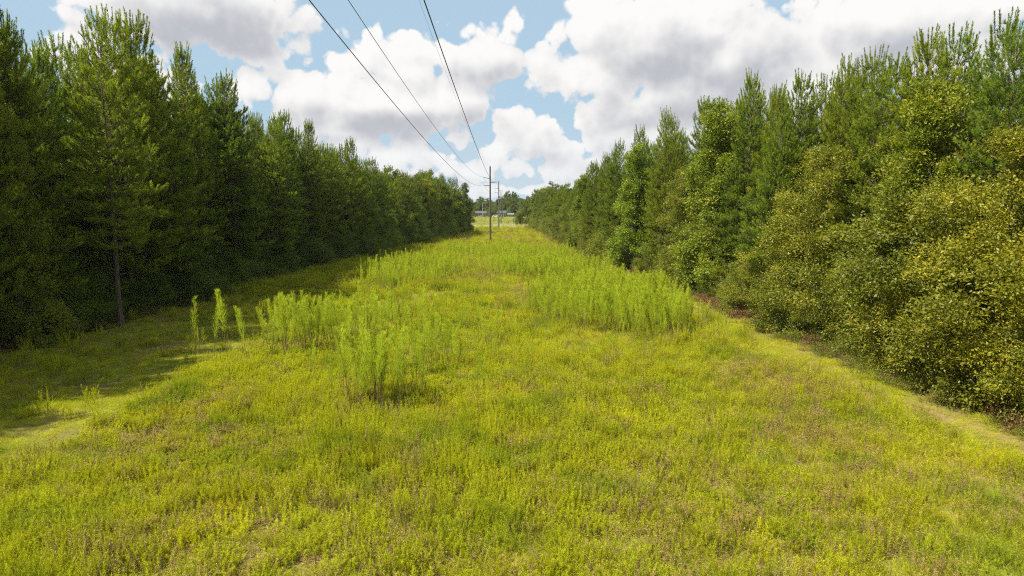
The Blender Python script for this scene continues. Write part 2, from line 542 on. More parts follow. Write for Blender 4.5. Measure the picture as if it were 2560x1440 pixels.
def leafy_meshes(seed, H, W, lobes, ncl, leaf, mat, bark, low=0.03, taper=1.0, spray=0.55, per=15, sprouts=40):
    """trunk-with-limbs mesh and crown mesh of a broadleaf tree or bush, foliage down to low*H; the crown is a heap of leafy boughs"""
    rg = np.random.default_rng(seed)
    C, Rr = [], []
    for i in range(lobes):
        t = (i + rg.random()) / lobes
        z = H * (low + (0.93 - low) * t)
        wid = W * 0.5 * (math.sin(math.pi * min(1, (0.22 + 0.78 * t))) ** 0.6 if taper >= 1 else (1 - t) ** taper + 0.12)
        a = i * 2.399 + rg.uniform(-0.5, 0.5)
        rr = rg.uniform(0.22, 0.36) * W * (1 - 0.35 * t)
        rad = max(0, wid - rr * 0.6) * rg.uniform(0.55, 1.1)
        C.append([math.cos(a) * rad, math.sin(a) * rad, max(z, rr * 0.55)])
        Rr.append([rr, rr, rr * rg.uniform(0.65, 0.95)])
    C, Rr = np.array(C), np.array(Rr)
    tr = MB()
    nst = 1 if taper < 1 or H > 6 else 3
    tops = []
    for k in range(nst):
        a = rg.uniform(0, 6.28)
        x, y = (0, 0) if nst == 1 else (0.25 * math.cos(a), 0.25 * math.sin(a))
        pts = [(x * s * 4 + 0.1 * math.sin(s * 5 + k), y * s * 4 + 0.1 * math.cos(s * 4 + k), H * 0.86 * s - 0.2) for s in np.linspace(0, 1, 8)]
        tr.tube(pts, [0.013 * H * (1 - 0.9 * s) + 0.012 for s in np.linspace(0, 1, 8)], 6)
    for c in C:
        z0 = max(0.1, c[2] * 0.55)
        tr.tube([(0, 0, z0), (c[0] * 0.5, c[1] * 0.5, z0 + (c[2] - z0) * 0.6), tuple(c)], [0.005 * H + 0.01, 0.02, 0.01], 4, False)
    # boughs: smaller heaps on each lobe
    area = Rr[:, 0] ** 2
    nb = lobes * 11
    li = rg.choice(lobes, nb, p=area / area.sum())
    dd = nrm(rg.normal(size=(nb, 3)) + [0, 0, 0.25])
    BC = C[li] + dd * Rr[li] * rg.uniform(0.5, 1.16, (nb, 1))
    BR = Rr[li, :1] * rg.uniform(0.16, 0.42, (nb, 1)) * np.array([1, 1, 0.7])
    bi = rg.choice(nb, ncl, p=(BR[:, 0] ** 2) / (BR[:, 0] ** 2).sum())
    d = nrm(rg.normal(size=(ncl, 3)) + [0, 0, 0.35])
    P = BC[bi] + d * BR[bi] * rg.uniform(0.35, 1.1, (ncl, 1))
    out = nrm(d + 0.8 * nrm(P - np.array([0, 0, H * 0.45]) * [1, 1, 1]))
    # long straggling shoots that break the outline
    if sprouts:
        si = rg.choice(ncl, sprouts)
        for k in si:
            dirn = nrm(out[k] + [0, 0, rg.uniform(0.0, 0.7)])
            l = rg.uniform(0.5, 1.3) * (0.6 + 0.05 * H)
            tr.tube([P[k] - dirn * 0.4, P[k] + dirn * l], [0.012, 0.004], 3, False)
            add = P[k] + dirn * np.linspace(0.1, 1, 7)[:, None] * l
            P = np.vstack([P, add])
            out = np.vstack([out, np.repeat(dirn[None], 7, 0)])
            bi = np.concatenate([bi, np.repeat(bi[k], 7)])
    ok = P[:, 2] > 0.03
    P, out, bi = P[ok], out[ok], bi[ok]
    n = len(P)
    tw = nrm(out + rg.normal(0, 0.4, (n, 3)))
    idx = np.repeat(np.arange(n), per)
    t = rg.random(len(idx))
    LP = P[idx] + tw[idx] * (spray * (t - 0.4))[:, None] + rg.normal(0, 0.07, (len(idx), 3)) * (0.6 + spray)
    LP[:, 2] = np.maximum(LP[:, 2], 0.02)
    V, F = leaves(LP, tw[idx], leaf, rg)
    bv = rg.random(nb) * 0.5
    v = np.clip(bv[bi][idx] + 0.20 + rg.normal(0, 0.10, len(idx)) + (rg.random(len(idx)) > 0.985) * 0.4, 0, 1)
    return tr.mesh('trunk', M[bark]), mesh_np('crown', V, F, M[mat], np.repeat(v, 4))

# ---- herbs
def strands(base, tip_dir, length, width, bend, rg, v0=0.0, v1=1.0, seg=2):
    """grass blades / stalks bending over: n strands of seg quads ending in a point"""
    n = len(base)
    side = nrm(np.cross(tip_dir, rg.normal(size=(n, 3))))
    hor = nrm(tip_dir * [1, 1, 0] + rg.normal(0, 0.3, (n, 3)) * [1, 1, 0])
    rows = []
    for k in range(seg + 1):
        s = k / seg
        c = base + tip_dir * (length * s)[:, None] + hor * (bend * length * s * s)[:, None] - np.array([0, 0, 1.0]) * (0.45 * bend * length * s * s)[:, None]
        w = (width * (1 - 0.9 * s))[:, None] * side
        rows.append((c - w, c + w))
    V = np.stack([r for pr in rows for r in pr], 1)
    m = V.shape[1]
    i = np.arange(n)[:, None] * m
    F = []
    for k in range(seg):
        a = 2 * k
        F += [i + [a, a + 1, a + 3], i + [a, a + 3, a + 2]]
    vv = np.repeat(np.clip(rg.normal(0.5, 0.22, n), v0, v1), m)
    return V.reshape(-1, 3), np.concatenate(F, 0), vv

def join(parts):
    V, F, v, n = [], [], [], 0
    for a, b, c in parts:
        V.append(a); F.append(b + n); v.append(c)
        n += len(a)
    return np.concatenate(V), np.concatenate(F), np.concatenate(v)

def fennel_meshes(seed, h, stems=1, full=1.0):
    """tall feathery weed: brown stalk(s) and a plume of fine leaves"""
    rg = np.random.default_rng(seed)
    st, pl = [], []
    for k in range(stems):
        hh = h * (1 if k == 0 else rg.uniform(0.7, 1.0))
        a = rg.uniform(0, 6.28)
        b0 = np.array([math.cos(a), math.sin(a), 0]) * (0 if stems == 1 else rg.uniform(0.05, 0.28))
        ln = rg.normal(0, 0.075, 2)
        a2 = rg.uniform(0, 6.28)
        nod = np.array([math.cos(a2), math.sin(a2)]) * rg.uniform(0.04, 0.26)
        ax = lambda s: np.stack([b0[0] + ln[0] * hh * s + nod[0] * s ** 4, b0[1] + ln[1] * hh * s + nod[1] * s ** 4, hh * s * np.ones_like(s)], -1)
        m = MB()
        ss_ = np.linspace(0, 1, 6)
        m.tube([tuple(p) for p in ax(ss_)], [0.013 * (1 - 0.85 * s) for s in ss_], 4, False)
        V = np.array(m.V, float)
        Fq = np.array(m.F)
        st.append((V, np.concatenate([Fq[:, [0, 1, 2]], Fq[:, [0, 2, 3]]]), np.full(len(V), rg.uniform(0.2, 0.8))))
        nbr = int(100 * full)
        s0 = rg.uniform(0.34, 0.50)
        s = s0 + (1 - s0) * np.sort(rg.random(nbr) ** 0.9)
        base = ax(s)
        az = rg.uniform(0, 6.28, nbr)
        prof = np.clip((s - s0) / 0.12, 0.3, 1) * (1 - 0.86 * ((s - s0) / (1 - s0)) ** 1.3)
        L = hh * 0.14 * prof * rg.uniform(0.7, 1.2, nbr) + 0.08
        d = nrm(np.stack([np.cos(az), np.sin(az), rg.uniform(1.3, 2.8, nbr)], -1))
        nl = 14
        idx = np.repeat(np.arange(nbr), nl)
        t = rg.uniform(0.12, 1.0, len(idx))
        P = base[idx] + d[idx] * (L[idx] * t)[:, None]
        dd = nrm(d[idx] * 0.9 + nrm(rg.normal(size=(len(idx), 3))) * 0.6 + [0, 0, 0.3])
        V, F, v = strands(P, dd, rg.uniform(0.04, 0.095, len(idx)), np.full(len(idx), 0.0031), np.full(len(idx), 0.15), rg, seg=1)
        v = np.clip(v * 0.8 + np.repeat((s[idx] - 0.5) * 0.25, 4), 0, 0.97)
        pl.append((V, F, v))
    V, F, v = join(st)
    a = mesh_np('stem', V, F, M['stem'], v)
    V, F, v = join(pl)
    return a, mesh_np('plume', V, F, M['fennel'], v)

# ------------------------------------------------------------------ plan of the place (metres; camera stands over the origin, looks along +Y)
EDGE_L = [(-29, -10), (-28.2, 20), (-27.9, 36), (-26.7, 44.5), (-25.0, 72), (-23.2, 98), (-20.4, 123), (-17.9, 145), (-15.2, 172), (-11.6, 189)]
EDGE_R = [(19.2, -10), (18.8, 24), (17.9, 31), (17.1, 40), (16.7, 50), (15.7, 63.5), (15.2, 73), (13.4, 80.5), (11.9, 91), (10.6, 106), (9.8, 138), (9.1, 172), (5.8, 230), (5.4, 250)]
TRACK_L = [(-17.3, 14), (-17.2, 21.9), (-17.2, 24), (-17.0, 29.8), (-16.8, 35.2), (-16.4, 41.7), (-15.0, 47.3), (-11.7, 49.8), (-9.0, 56.3), (-6.1, 60.6)]
TRACK_R = [(18.0, 18), (17.3, 22.3), (16.7, 24.7), (15.9, 28.5), (15.7, 33.2), (15.6, 41.7), (15.0, 55.6), (13.9, 68), (12.2, 77)]
RUT_R = [(14.3, 15), (13.9, 17.7), (13.7, 19.7), (13.3, 21.4), (12.4, 24)]
def edge(poly, y):
    p = np.array(poly)
    return np.interp(y, p[:, 1], p[:, 0])
def dist_poly(x, y, poly):
    best = np.full(np.shape(x), 1e9)
    for (x0, y0), (x1, y1) in zip(poly[:-1], poly[1:]):
        dx, dy = x1 - x0, y1 - y0
        t = np.clip(((x - x0) * dx + (y - y0) * dy) / (dx * dx + dy * dy), 0, 1)
        best = np.minimum(best, np.hypot(x - x0 - t * dx, y - y0 - t * dy))
    return best
def smooth(a, lo, hi):
    t = np.clip((a - lo) / (hi - lo), 0, 1)
    return t * t * (3 - 2 * t)
def in_poly(x, y, poly):
    c = np.zeros(np.shape(x), bool)
    p = poly
    for i in range(len(p)):
        (x1, y1), (x2, y2) = p[i - 1], p[i]
        c ^= ((y1 > y) != (y2 > y)) & (x < (x2 - x1) * (y - y1) / (y2 - y1 + 1e-12) + x1)
    return c
def soil(x, y):
    """0..1: bare sandy soil of the wheel tracks and some worn spots"""
    w = fbm(x, y, 3.0, 5)
    a = (1 - smooth(dist_poly(x, y, TRACK_L), 0.0, 0.35 + 0.8 * w)) * smooth(fbm(x, y, 2.4, 31), 0.42, 0.72) * 0.36
    b = (1 - smooth(dist_poly(x, y, TRACK_R), 0.0, 0.5 + 0.7 * w)) * (0.9 - 0.5 * smooth(y, 24, 32)) * smooth(fbm(x, y, 2.0, 33), 0.22, 0.55)
    c = (1 - smooth(dist_poly(x, y, RUT_R), 0.1, 0.8)) * 0.7
    d = smooth(fbm(x, y, 5.0, 11), 0.72, 0.86) * 0.25 * smooth(x, -2, 6) * (1 - smooth(y, 24, 34))
    return np.clip(np.maximum.reduce([a, b, c, d]) * smooth(w, 0.12, 0.5), 0, 1)
def wood_floor(x, y):
    l = smooth(edge(EDGE_L, y) - x, -1.2, 1.5) * (y < 192) * (x > -46)
    r = smooth(x - edge(EDGE_R, y), -1.8, 1.0) * (y < 252) * (x < 40)
    return np.maximum(l, r)

# ------------------------------------------------------------------ ground
def build_ground():
    xs = np.concatenate([[-6000, -2500, -1000, -400, -150, -70, -45], np.arange(-36, 30.1, 0.5), [40, 60, 100, 200, 400, 1000, 2500, 6000]])
    ys = np.concatenate([[-3000, -800, -200, -60, -20], np.arange(-4, 140, 0.5), np.arange(140, 256, 2.0), [258, 300, 360, 440, 600, 900, 1500, 3000, 9000]])
    Xg, Yg = np.meshgrid(xs, ys)
    V = np.stack([Xg.ravel(), Yg.ravel(), np.zeros(Xg.size)], -1)
    V[:, 2] = np.where((np.abs(V[:, 0]) < 30) & (V[:, 1] > 0) & (V[:, 1] < 240), (fbm(V[:, 0], V[:, 1], 2.2, 4) - 0.5) * 0.16 - 0.05, -0.03)
    nx, ny = len(xs), len(ys)
    i = (np.arange(ny - 1)[:, None] * nx + np.arange(nx - 1)[None]).ravel()
    F = np.stack([i, i + 1, i + 1 + nx, i + nx], -1)
    m, g = new_mat('ground_soil_and_thatch')
    pos = g.n('ShaderNodeNewGeometry').outputs['Position']
    n1 = g.noise(pos, 0.22, 5.0, 0.6)
    n2 = g.noise(pos, 2.6, 6.0, 0.7)
    n3 = g.noise(pos, 14.0, 4.0, 0.7)
    c = g.mix(g.ss(n2, 0.3, 0.7), (0.088, 0.092, 0.015), (0.185, 0.19, 0.024))
    c = g.mix(g.ss(n1, 0.42, 0.66), c, (0.125, 0.105, 0.035))
    c = g.mix(g.m('MULTIPLY', g.ss(n3, 0.55, 0.8), 0.5), c, (0.20, 0.165, 0.075))
    so = g.mix(g.ss(n2, 0.25, 0.75), (0.19, 0.115, 0.065), (0.31, 0.205, 0.13))
    so = g.mix(g.m('MULTIPLY', g.ss(n3, 0.5, 0.7), 0.55), so, (0.16, 0.11, 0.05))
    c = g.mix(g.m('MULTIPLY', attr(g, 'soil'), g.ss(n3, 0.2, 0.5)), c, so)
    fl = g.mix(g.ss(n2, 0.3, 0.7), (0.045, 0.027, 0.014), (0.14, 0.078, 0.038))
    c = g.mix(attr(g, 'litter'), c, fl)
    p = g.n('ShaderNodeBsdfPrincipled')
    g.put(p.inputs['Base Color'], c)
    p.inputs['Roughness'].default_value = 0.95
    p.inputs['Specular IOR Level'].default_value = 0.15
    b = g.n('ShaderNodeBump')
    b.inputs['Strength'].default_value = 0.7
    b.inputs['Distance'].default_value = 0.08
    g.put(b.inputs['Height'], g.m('ADD', n3, n2))
    g.put(p.inputs['Normal'], b.outputs[0])
    o = g.n('ShaderNodeOutputMaterial')
    g.put(o.inputs[0], p.outputs[0])
    me = mesh_np('ground', V, F, m, smooth=True)
    for nm, val in (('soil', soil(V[:, 0], V[:, 1])), ('litter', wood_floor(V[:, 0], V[:, 1]))):
        a = me.attributes.new(nm, 'FLOAT', 'POINT')
        a.data.foreach_set('value', val.astype(np.float32))
    tag(obj('ground', me), 'flat ground of the cleared strip and the woods', kind='structure')
build_ground()

def strip(name, pts, mat, z, label):
    p = np.array(pts, float)
    V = [(x, y, z) for x, y in p]
    me = bpy.data.meshes.new(name)
    me.from_pydata(V, [], [tuple(range(len(V)))])
    me.materials.append(mat)
    return tag(obj(name, me), label, kind='structure')
M['asphalt'] = plain_mat('worn_asphalt', (0.13, 0.127, 0.12), (0.17, 0.165, 0.155), 0.8, 0.85)
M['grey_dark'] = plain_mat('dark_grey', (0.10, 0.10, 0.105), (0.16, 0.155, 0.155), 0.8, 0.9)
M['paint_white'] = plain_mat('white_paint', (0.72, 0.71, 0.68), (0.80, 0.79, 0.77), 3.0, 0.6)
M['verge'] = plain_mat('mown_verge', (0.135, 0.155, 0.012), (0.18, 0.19, 0.016), 0.35, 0.9)
M['field'] = plain_mat('rough_field', (0.105, 0.095, 0.022), (0.085, 0.105, 0.013), 0.10, 0.9)
strip('road', [(-300, 260.5), (300, 260.5), (300, 265.2), (-300, 265.2)], M['asphalt'], 0.012, 'pale asphalt road crossing beyond the end of the strip')
strip('road_edge_line', [(-300, 260.9), (300, 260.9), (300, 261.05), (-300, 261.05)], M['paint_white'], 0.017, 'thin white line along the near edge of the road')
strip('dark_ground_patch', [(-7.6, 265.2), (1.6, 265.2), (1.0, 286), (-5.4, 286)], M['grey_dark'], 0.008, 'dark grey patch joining the far side of the road')  # flat dark grey patch just beyond the road
strip('roadside_verge', [(-60, 222), (40, 222), (60, 260.5), (-120, 260.5)], M['verge'], 0.006, 'bright mown grass verge before the road')
strip('far_field', [(-160, 265.2), (120, 265.2), (160, 470), (-200, 470)], M['field'], 0.003, 'rough yellow field across the road')

# ------------------------------------------------------------------ scattering of small plants (stuff)
def proto(name, parts):
    """one herb mesh from (V, F, v, material) parts; kept outside the scene and only used as an instance"""
    V, F, v, mi, n = [], [], [], [], 0
    mats = []
    for a, b, c, mt in parts:
        if mt not in mats: mats.append(mt)
        V.append(a); F.append(b + n); v.append(c); mi.append(np.full(len(b), mats.index(mt), np.int32))
        n += len(a)
    me = mesh_np(name, np.concatenate(V), np.concatenate(F), M[mats[0]], np.concatenate(v))
    for mt in mats[1:]:
        me.materials.append(M[mt])
    me.polygons.foreach_set('material_index', np.concatenate(mi))
    return bpy.data.objects.new(name, me)

def disc(rg, n, r):
    a, q = rg.uniform(0, 6.28, n), np.sqrt(rg.random(n)) * r
    return np.stack([np.cos(a) * q, np.sin(a) * q, np.full(n, -0.03)], -1)

def up_dirs(rg, n, lean):
    return nrm(np.stack([rg.normal(0, lean, n), rg.normal(0, lean, n), np.ones(n)], -1))

def herb_weed(seed, h):
    rg = np.random.default_rng(seed)
    ns = 15
    b = disc(rg, ns, 0.30)
    d = up_dirs(rg, ns, 0.16)
    L = h * rg.uniform(0.55, 1.1, ns)
    sv, sf, s_v = strands(b, d, L, np.full(ns, 0.0065), np.full(ns, 0.08), rg)
    nl = 58
    idx = np.repeat(np.arange(ns), nl)
    t = 0.30 + 0.74 * rg.random(len(idx)) ** 0.8
    P = b[idx] + d[idx] * (L[idx] * t)[:, None]
    dd = nrm(nrm(rg.normal(size=(len(idx), 3))) * [1, 1, 0.6] + [0, 0, 1.35])
    lv, lf, l_v = strands(P, dd, rg.uniform(0.045, 0.095, len(idx)) * (1.15 - 0.4 * t), np.full(len(idx), 0.0048), np.full(len(idx), 0.25), rg, seg=1)
    l_v = np.clip(l_v * 0.7 + np.repeat(0.30 * t - 0.08 + rg.normal(0, 0.08, ns)[idx], 4), 0, 0.99)
    return proto('herb', [(sv, sf, s_v, 'stem'), (lv, lf, l_v, 'weed')])

def herb_blade(seed, h, n=110, bend=0.40, lean=0.30, mat='blade', w=0.0040, r=0.24):
    rg = np.random.default_rng(seed)
    b = disc(rg, n, r)
    v, f, vv = strands(b, up_dirs(rg, n, lean), h * rg.uniform(0.5, 1.15, n), rg.uniform(0.6, 1.3, n) * w, rg.uniform(0.2, 1.6, n) * bend, rg, seg=3)
    return proto('herb', [(v, f, vv, mat)])

def herb_broad(seed, h):
    rg = np.random.default_rng(seed)
    n = 260
    b = disc(rg, n, 0.32)
    b[:, 2] = rg.random(n) ** 0.7 * h
    v, f = leaves(b, nrm(rg.normal(size=(n, 3)) + [0, 0, 0.4]), 0.050, rg, up=0.9, aspect=0.5)
    st, sf, sv = strands(disc(rg, 9, 0.25), up_dirs(rg, 9, 0.2), h * rg.uniform(0.7, 1.1, 9), np.full(9, 0.006), np.full(9, 0.1), rg)
    return proto('herb', [(st, sf, sv, 'stem'), (v, f, np.repeat(np.clip(rg.normal(0.4, 0.2, n), 0, 1), 4), 'weed')])

def herb_dry(seed, h):
    rg = np.random.default_rng(seed)
    n = 14
    a = strands(disc(rg, n, 0.28), up_dirs(rg, n, 0.22), h * rg.uniform(0.5, 1.1, n), np.full(n, 0.0055), np.full(n, 0.12), rg)
    n = 36
    d = nrm(rg.normal(size=(n, 3)) * [1, 1, 0.25] + [0, 0, 0.22])
    c = strands(disc(rg, n, 0.3) + [0, 0, 0.08], d, rg.uniform(0.2, 0.55, n), np.full(n, 0.006), np.full(n, 0.15), rg)
    return proto('herb', [(*a, 'dry'), (c[0], c[1], np.clip(c[2] + 0.3, 0, 1), 'dry')])

def herb_stalk(seed, h):
    rg = np.random.default_rng(seed)
    n = 12
    b, d, L = disc(rg, n, 0.34), up_dirs(rg, n, 0.10), h * rg.uniform(0.6, 1.15, n)
    a = strands(b, d, L, np.full(n, 0.0065), np.full(n, 0.05), rg)
    idx = np.repeat(np.arange(n), 16)                      # small seed heads at the tips
    P = b[idx] + d[idx] * (L[idx] * rg.uniform(0.72, 1.03, len(idx)))[:, None]
    c = strands(P, nrm(nrm(rg.normal(size=(len(idx), 3))) * 0.8 + [0, 0, 0.8]), rg.uniform(0.03, 0.07, len(idx)), np.full(len(idx), 0.005), np.full(len(idx), 0.2), rg, seg=1)
    return proto('herb', [(*a, 'stem'), (c[0], c[1], np.clip(c[2] + 0.05, 0, 1), 'dry')])

HERBS = [('weed', herb_weed(101, 0.80)), ('weed', herb_weed(102, 0.66)), ('weed', herb_weed(103, 0.92)), ('weed', herb_weed(104, 0.55)),
         ('blade', herb_blade(111, 0.55)), ('blade', herb_blade(112, 0.42)), ('blade', herb_blade(113, 0.78, 90, 0.55)),
         ('broad', herb_broad(121, 0.34)), ('broad', herb_broad(122, 0.48)),
         ('dry', herb_dry(131, 0.75)), ('dry', herb_dry(132, 0.5)), ('dry', herb_stalk(133, 0.85)), ('dry', herb_stalk(134, 0.7)), ('dry', herb_stalk(135, 1.0)),
         ('low', herb_blade(141, 0.20, 60, 0.5, 0.6, r=0.28)), ('low', herb_blade(142, 0.26, 60, 0.6, 0.7, 'weed', r=0.3))]
KIND_IDX = {}
for i_, (k_, o_) in enumerate(HERBS):
    KIND_IDX.setdefault(k_, []).append(i_)

def instancer(name, label, P, idx, rot, scl, protos, cat=None):
    me = bpy.data.meshes.new(name)
    me.vertices.add(len(P))
    me.vertices.foreach_set('co', np.ascontiguousarray(P, np.float32).ravel())
    a = me.attributes.new('pick', 'INT', 'POINT'); a.data.foreach_set('value', np.ascontiguousarray(idx, np.int32))
    a = me.attributes.new('turn', 'FLOAT_VECTOR', 'POINT'); a.data.foreach_set('vector', np.ascontiguousarray(rot, np.float32).ravel())
    a = me.attributes.new('size', 'FLOAT_VECTOR', 'POINT'); a.data.foreach_set('vector', np.ascontiguousarray(scl, np.float32).ravel())
    o = tag(obj(name, me), label, cat, kind='stuff')
    co = bpy.data.collections.new(name + '_kinds')
    for k, p in enumerate(protos):
        q = p.copy()
        q.name = f'kind_{name}_{k:02d}'
        co.objects.link(q)
    ng = bpy.data.node_groups.new(name, 'GeometryNodeTree')
    ng.interface.new_socket('Geometry', in_out='INPUT', socket_type='NodeSocketGeometry')
    ng.interface.new_socket('Geometry', in_out='OUTPUT', socket_type='NodeSocketGeometry')
    N, Lk = ng.nodes, ng.links
    gi, go = N.new('NodeGroupInput'), N.new('NodeGroupOutput')
    ip = N.new('GeometryNodeInstanceOnPoints')
    ci = N.new('GeometryNodeCollectionInfo')
    ci.inputs['Collection'].default_value = co
    ci.inputs['Separate Children'].default_value = True
    ci.inputs['Reset Children'].default_value = True
    def na(nm, ty):
        nd = N.new('GeometryNodeInputNamedAttribute')
        nd.data_type = ty
        nd.inputs[0].default_value = nm
        return nd.outputs['Attribute']
    Lk.new(gi.outputs[0], ip.inputs['Points'])
    Lk.new(ci.outputs[0], ip.inputs['Instance'])
    ip.inputs['Pick Instance'].default_value = True
    Lk.new(na('pick', 'INT'), ip.inputs['Instance Index'])
    er = N.new('FunctionNodeEulerToRotation')
    Lk.new(na('turn', 'FLOAT_VECTOR'), er.inputs[0])
    Lk.new(er.outputs[0], ip.inputs['Rotation'])
    Lk.new(na('size', 'FLOAT_VECTOR'), ip.inputs['Scale'])
    Lk.new(ip.outputs[0], go.inputs[0])
    md = o.modifiers.new('scatter', 'NODES')
    md.node_group = ng
    return o

STANDS = {   # dense stands of tall feathery weed, as outlines on the ground: outline, plants per m2, height
    'right': ([(1.5, 47), (3.9, 42), (6.6, 40.2), (9.6, 39.6), (12.0, 45.2), (12.2, 57), (7.9, 60), (2.7, 56)], 7.5, 2.2),
    'middle': ([(-2.9, 76), (0.8, 71), (5.6, 69.5), (10.3, 71.5), (10.7, 82), (1.0, 87), (-3.3, 85)], 5.5, 1.9),
    'far': ([(-2.8, 96), (9.6, 96), (8.2, 113), (-11.6, 119.5), (-11.4, 105.6)], 3.0, 1.7),
    'left': ([(-14.0, 61), (-11.5, 61.5), (-6.8, 65), (-5.8, 76), (-6.0, 85), (-13.5, 88), (-15.7, 76)], 3.2, 2.0),
    'near left': ([(-12.2, 36.0), (-10.0, 37.6), (-7.5, 40), (-6.8, 46), (-9.8, 46.5), (-13.2, 43.5), (-13.6, 39.0)], 5.0, 2.1),
    'loose': ([(-14, 33), (-8, 27), (-2, 25), (6, 33), (13.5, 42), (12, 66), (9.5, 92), (-13, 96), (-16, 66)], 0.16, 1.35),
    'centre': ([(-6.3, 33.5), (-3.2, 33.0), (-0.8, 37), (-0.8, 46), (-6.5, 46)], 2.0, 1.55),
}

def build_grass():
    rg = np.random.default_rng(21)
    allP = []
    for y0, y1, dn, sc0 in ((6, 22, 19, 0.95), (22, 36, 15, 0.97), (36, 62, 9, 1.05), (62, 100, 5.0, 1.2), (100, 150, 3.2, 1.35), (150, 224, 1.7, 1.5), (224, 260, 1.2, 1.0), (268, 420, 0.35, 1.8)):
        x0, x1 = (-31, 22) if y1 < 200 else (-34, 20)
        n = int((x1 - x0) * (y1 - y0) * dn)
        x, y = rg.uniform(x0, x1, n), rg.uniform(y0, y1, n)
        allP.append(np.stack([x, y, np.full(n, sc0)], -1))
    A = np.concatenate(allP)
    x, y, s0 = A.T
    so, wf = soil(x, y), wood_floor(x, y)
    keep = (rg.random(len(x)) > so * 0.93) & (rg.random(len(x)) > np.where(y < 200, wf * 1.35, 0)) & ((y < 224) | (np.abs(x) < 34))
    tall_in = np.zeros(len(x), bool)
    for nm_, (poly, _, _) in STANDS.items():
        if nm_ == 'loose': continue
        tall_in |= in_poly(x, y, poly)
    keep &= ~tall_in | (rg.random(len(x)) < 0.6)
    keep &= (np.hypot((x + 5.4) / 1.5, (y - 25.4) / 1.6) > 1) | (rg.random(len(x)) < 0.35)
    thin = smooth(fbm(x, y, 3.2, 41), 0.56, 0.76)          # thin spots where stalks and thatch show
    keep &= rg.random(len(x)) > 0.24 * thin
    x, y, s0, so, wf = x[keep], y[keep], s0[keep], so[keep], wf[keep]
    n = len(x)
    species = fbm(x, y, 7.0, 2)                       # which plants stand where
    lush = fbm(x, y, 4.0, 8)
    dryness = fbm(x, y, 5.5, 13)
    right = smooth(x + 0.15 * (y - 20), 1, 9)         # arching grass on the right, upright weeds on the left
    r = rg.random(n)
    pw = np.clip(0.72 - 0.55 * right + (species - 0.5) * 1.0, 0.06, 0.86)
    kind = np.where(r < pw, 0, 1)                     # weed / blade
    kind = np.where((rg.random(n) < 0.04 + 0.22 * smooth(species, 0.60, 0.78)), 2, kind)
    kind = np.where(rg.random(n) < 0.08 + 0.26 * smooth(dryness, 0.52, 0.72), 3, kind)
    trackish = smooth(np.minimum(dist_poly(x, y, TRACK_L) - 1.6, dist_poly(x, y, TRACK_R) - 1.3), 0.0, 1.2)
    trackish = np.minimum(trackish, np.where((x < -16.2) & (y < 60), 0.06 + 0.0 * x, 1.0))
    kind = np.where(rg.random(n) > trackish * 1.1 + 0.05, 4, kind)
    kind = np.where((y > 224) & (rg.random(n) < 0.8), 4, kind)
    names = ['weed', 'blade', 'broad', 'dry', 'low']
    pick = np.zeros(n, int)
    for k, nm in enumerate(names):
        opts = np.array(KIND_IDX[nm])
        sel = kind == k
        pick[sel] = opts[rg.integers(0, len(opts), sel.sum())]
    hgt = s0 * rg.uniform(0.72, 1.2, n) * (0.50 + 0.72 * smooth(lush, 0.15, 0.85) * rg.uniform(0.8, 1.15, n)) * (1 - 0.45 * so) * (1 - 0.4 * wf)
    scl = np.stack([s0 * rg.uniform(0.85, 1.2, n), s0 * rg.uniform(0.85, 1.2, n), hgt], -1)
    rot = np.stack([rg.normal(0, 0.06, n), rg.normal(0, 0.06, n), rg.uniform(0, 6.28, n)], -1)
    instancer('grass', 'waist-high yellow-green grass and weeds covering the cleared strip', np.stack([x, y, np.full(n, -0.04)], -1), pick, rot, scl, [o for _, o in HERBS])
    print('grass tufts', n)
build_grass()

def build_wood_floor():
    """reddish dead bracken, low brush and litter along the foot of the woods"""
    rg = np.random.default_rng(31)
    M['rust'] = leaf_mat('rusty_brush', [(0.0, (0.10, 0.045, 0.02)), (0.6, (0.17, 0.092, 0.045)), (1.0, (0.26, 0.17, 0.075))], 0.2, 0.8, 0.2)
    pr = []
    for k in range(3):
        q = herb_broad(151 + k, 0.45)
        q.data.materials[1] = M['rust'] if k < 2 else M['oak']
        pr.append(q)
    P = []
    for side, E, ymax in ((-1, EDGE_L, 190), (1, EDGE_R, 235)):
        n = 2600
        y = rg.uniform(14, ymax, n)
        x = edge(E, y) + side * (rg.uniform(-1.4, 2.6, n) if side > 0 else rg.uniform(-0.6, 2.6, n))
        P.append(np.stack([x, y, np.full(n, -0.05), np.full(n, side)], -1))
    P = np.concatenate(P)
    n = len(P)
    patch = fbm(P[:, 0], P[:, 1], 6.0, 17)
    pick = np.where(patch + rg.normal(0, 0.1, n) > np.where(P[:, 3] > 0, 0.50, 0.66), rg.integers(0, 2, n), 2)
    s = rg.uniform(0.7, 1.7, n)
    instancer('brush', 'rusty brown and green low brush along the foot of both woods', P[:, :3], pick, np.stack([rg.normal(0, .1, n), rg.normal(0, .1, n), rg.uniform(0, 6.28, n)], -1), np.stack([s, s, s * rg.uniform(0.6, 1.1, n)], -1), pr)
build_wood_floor()

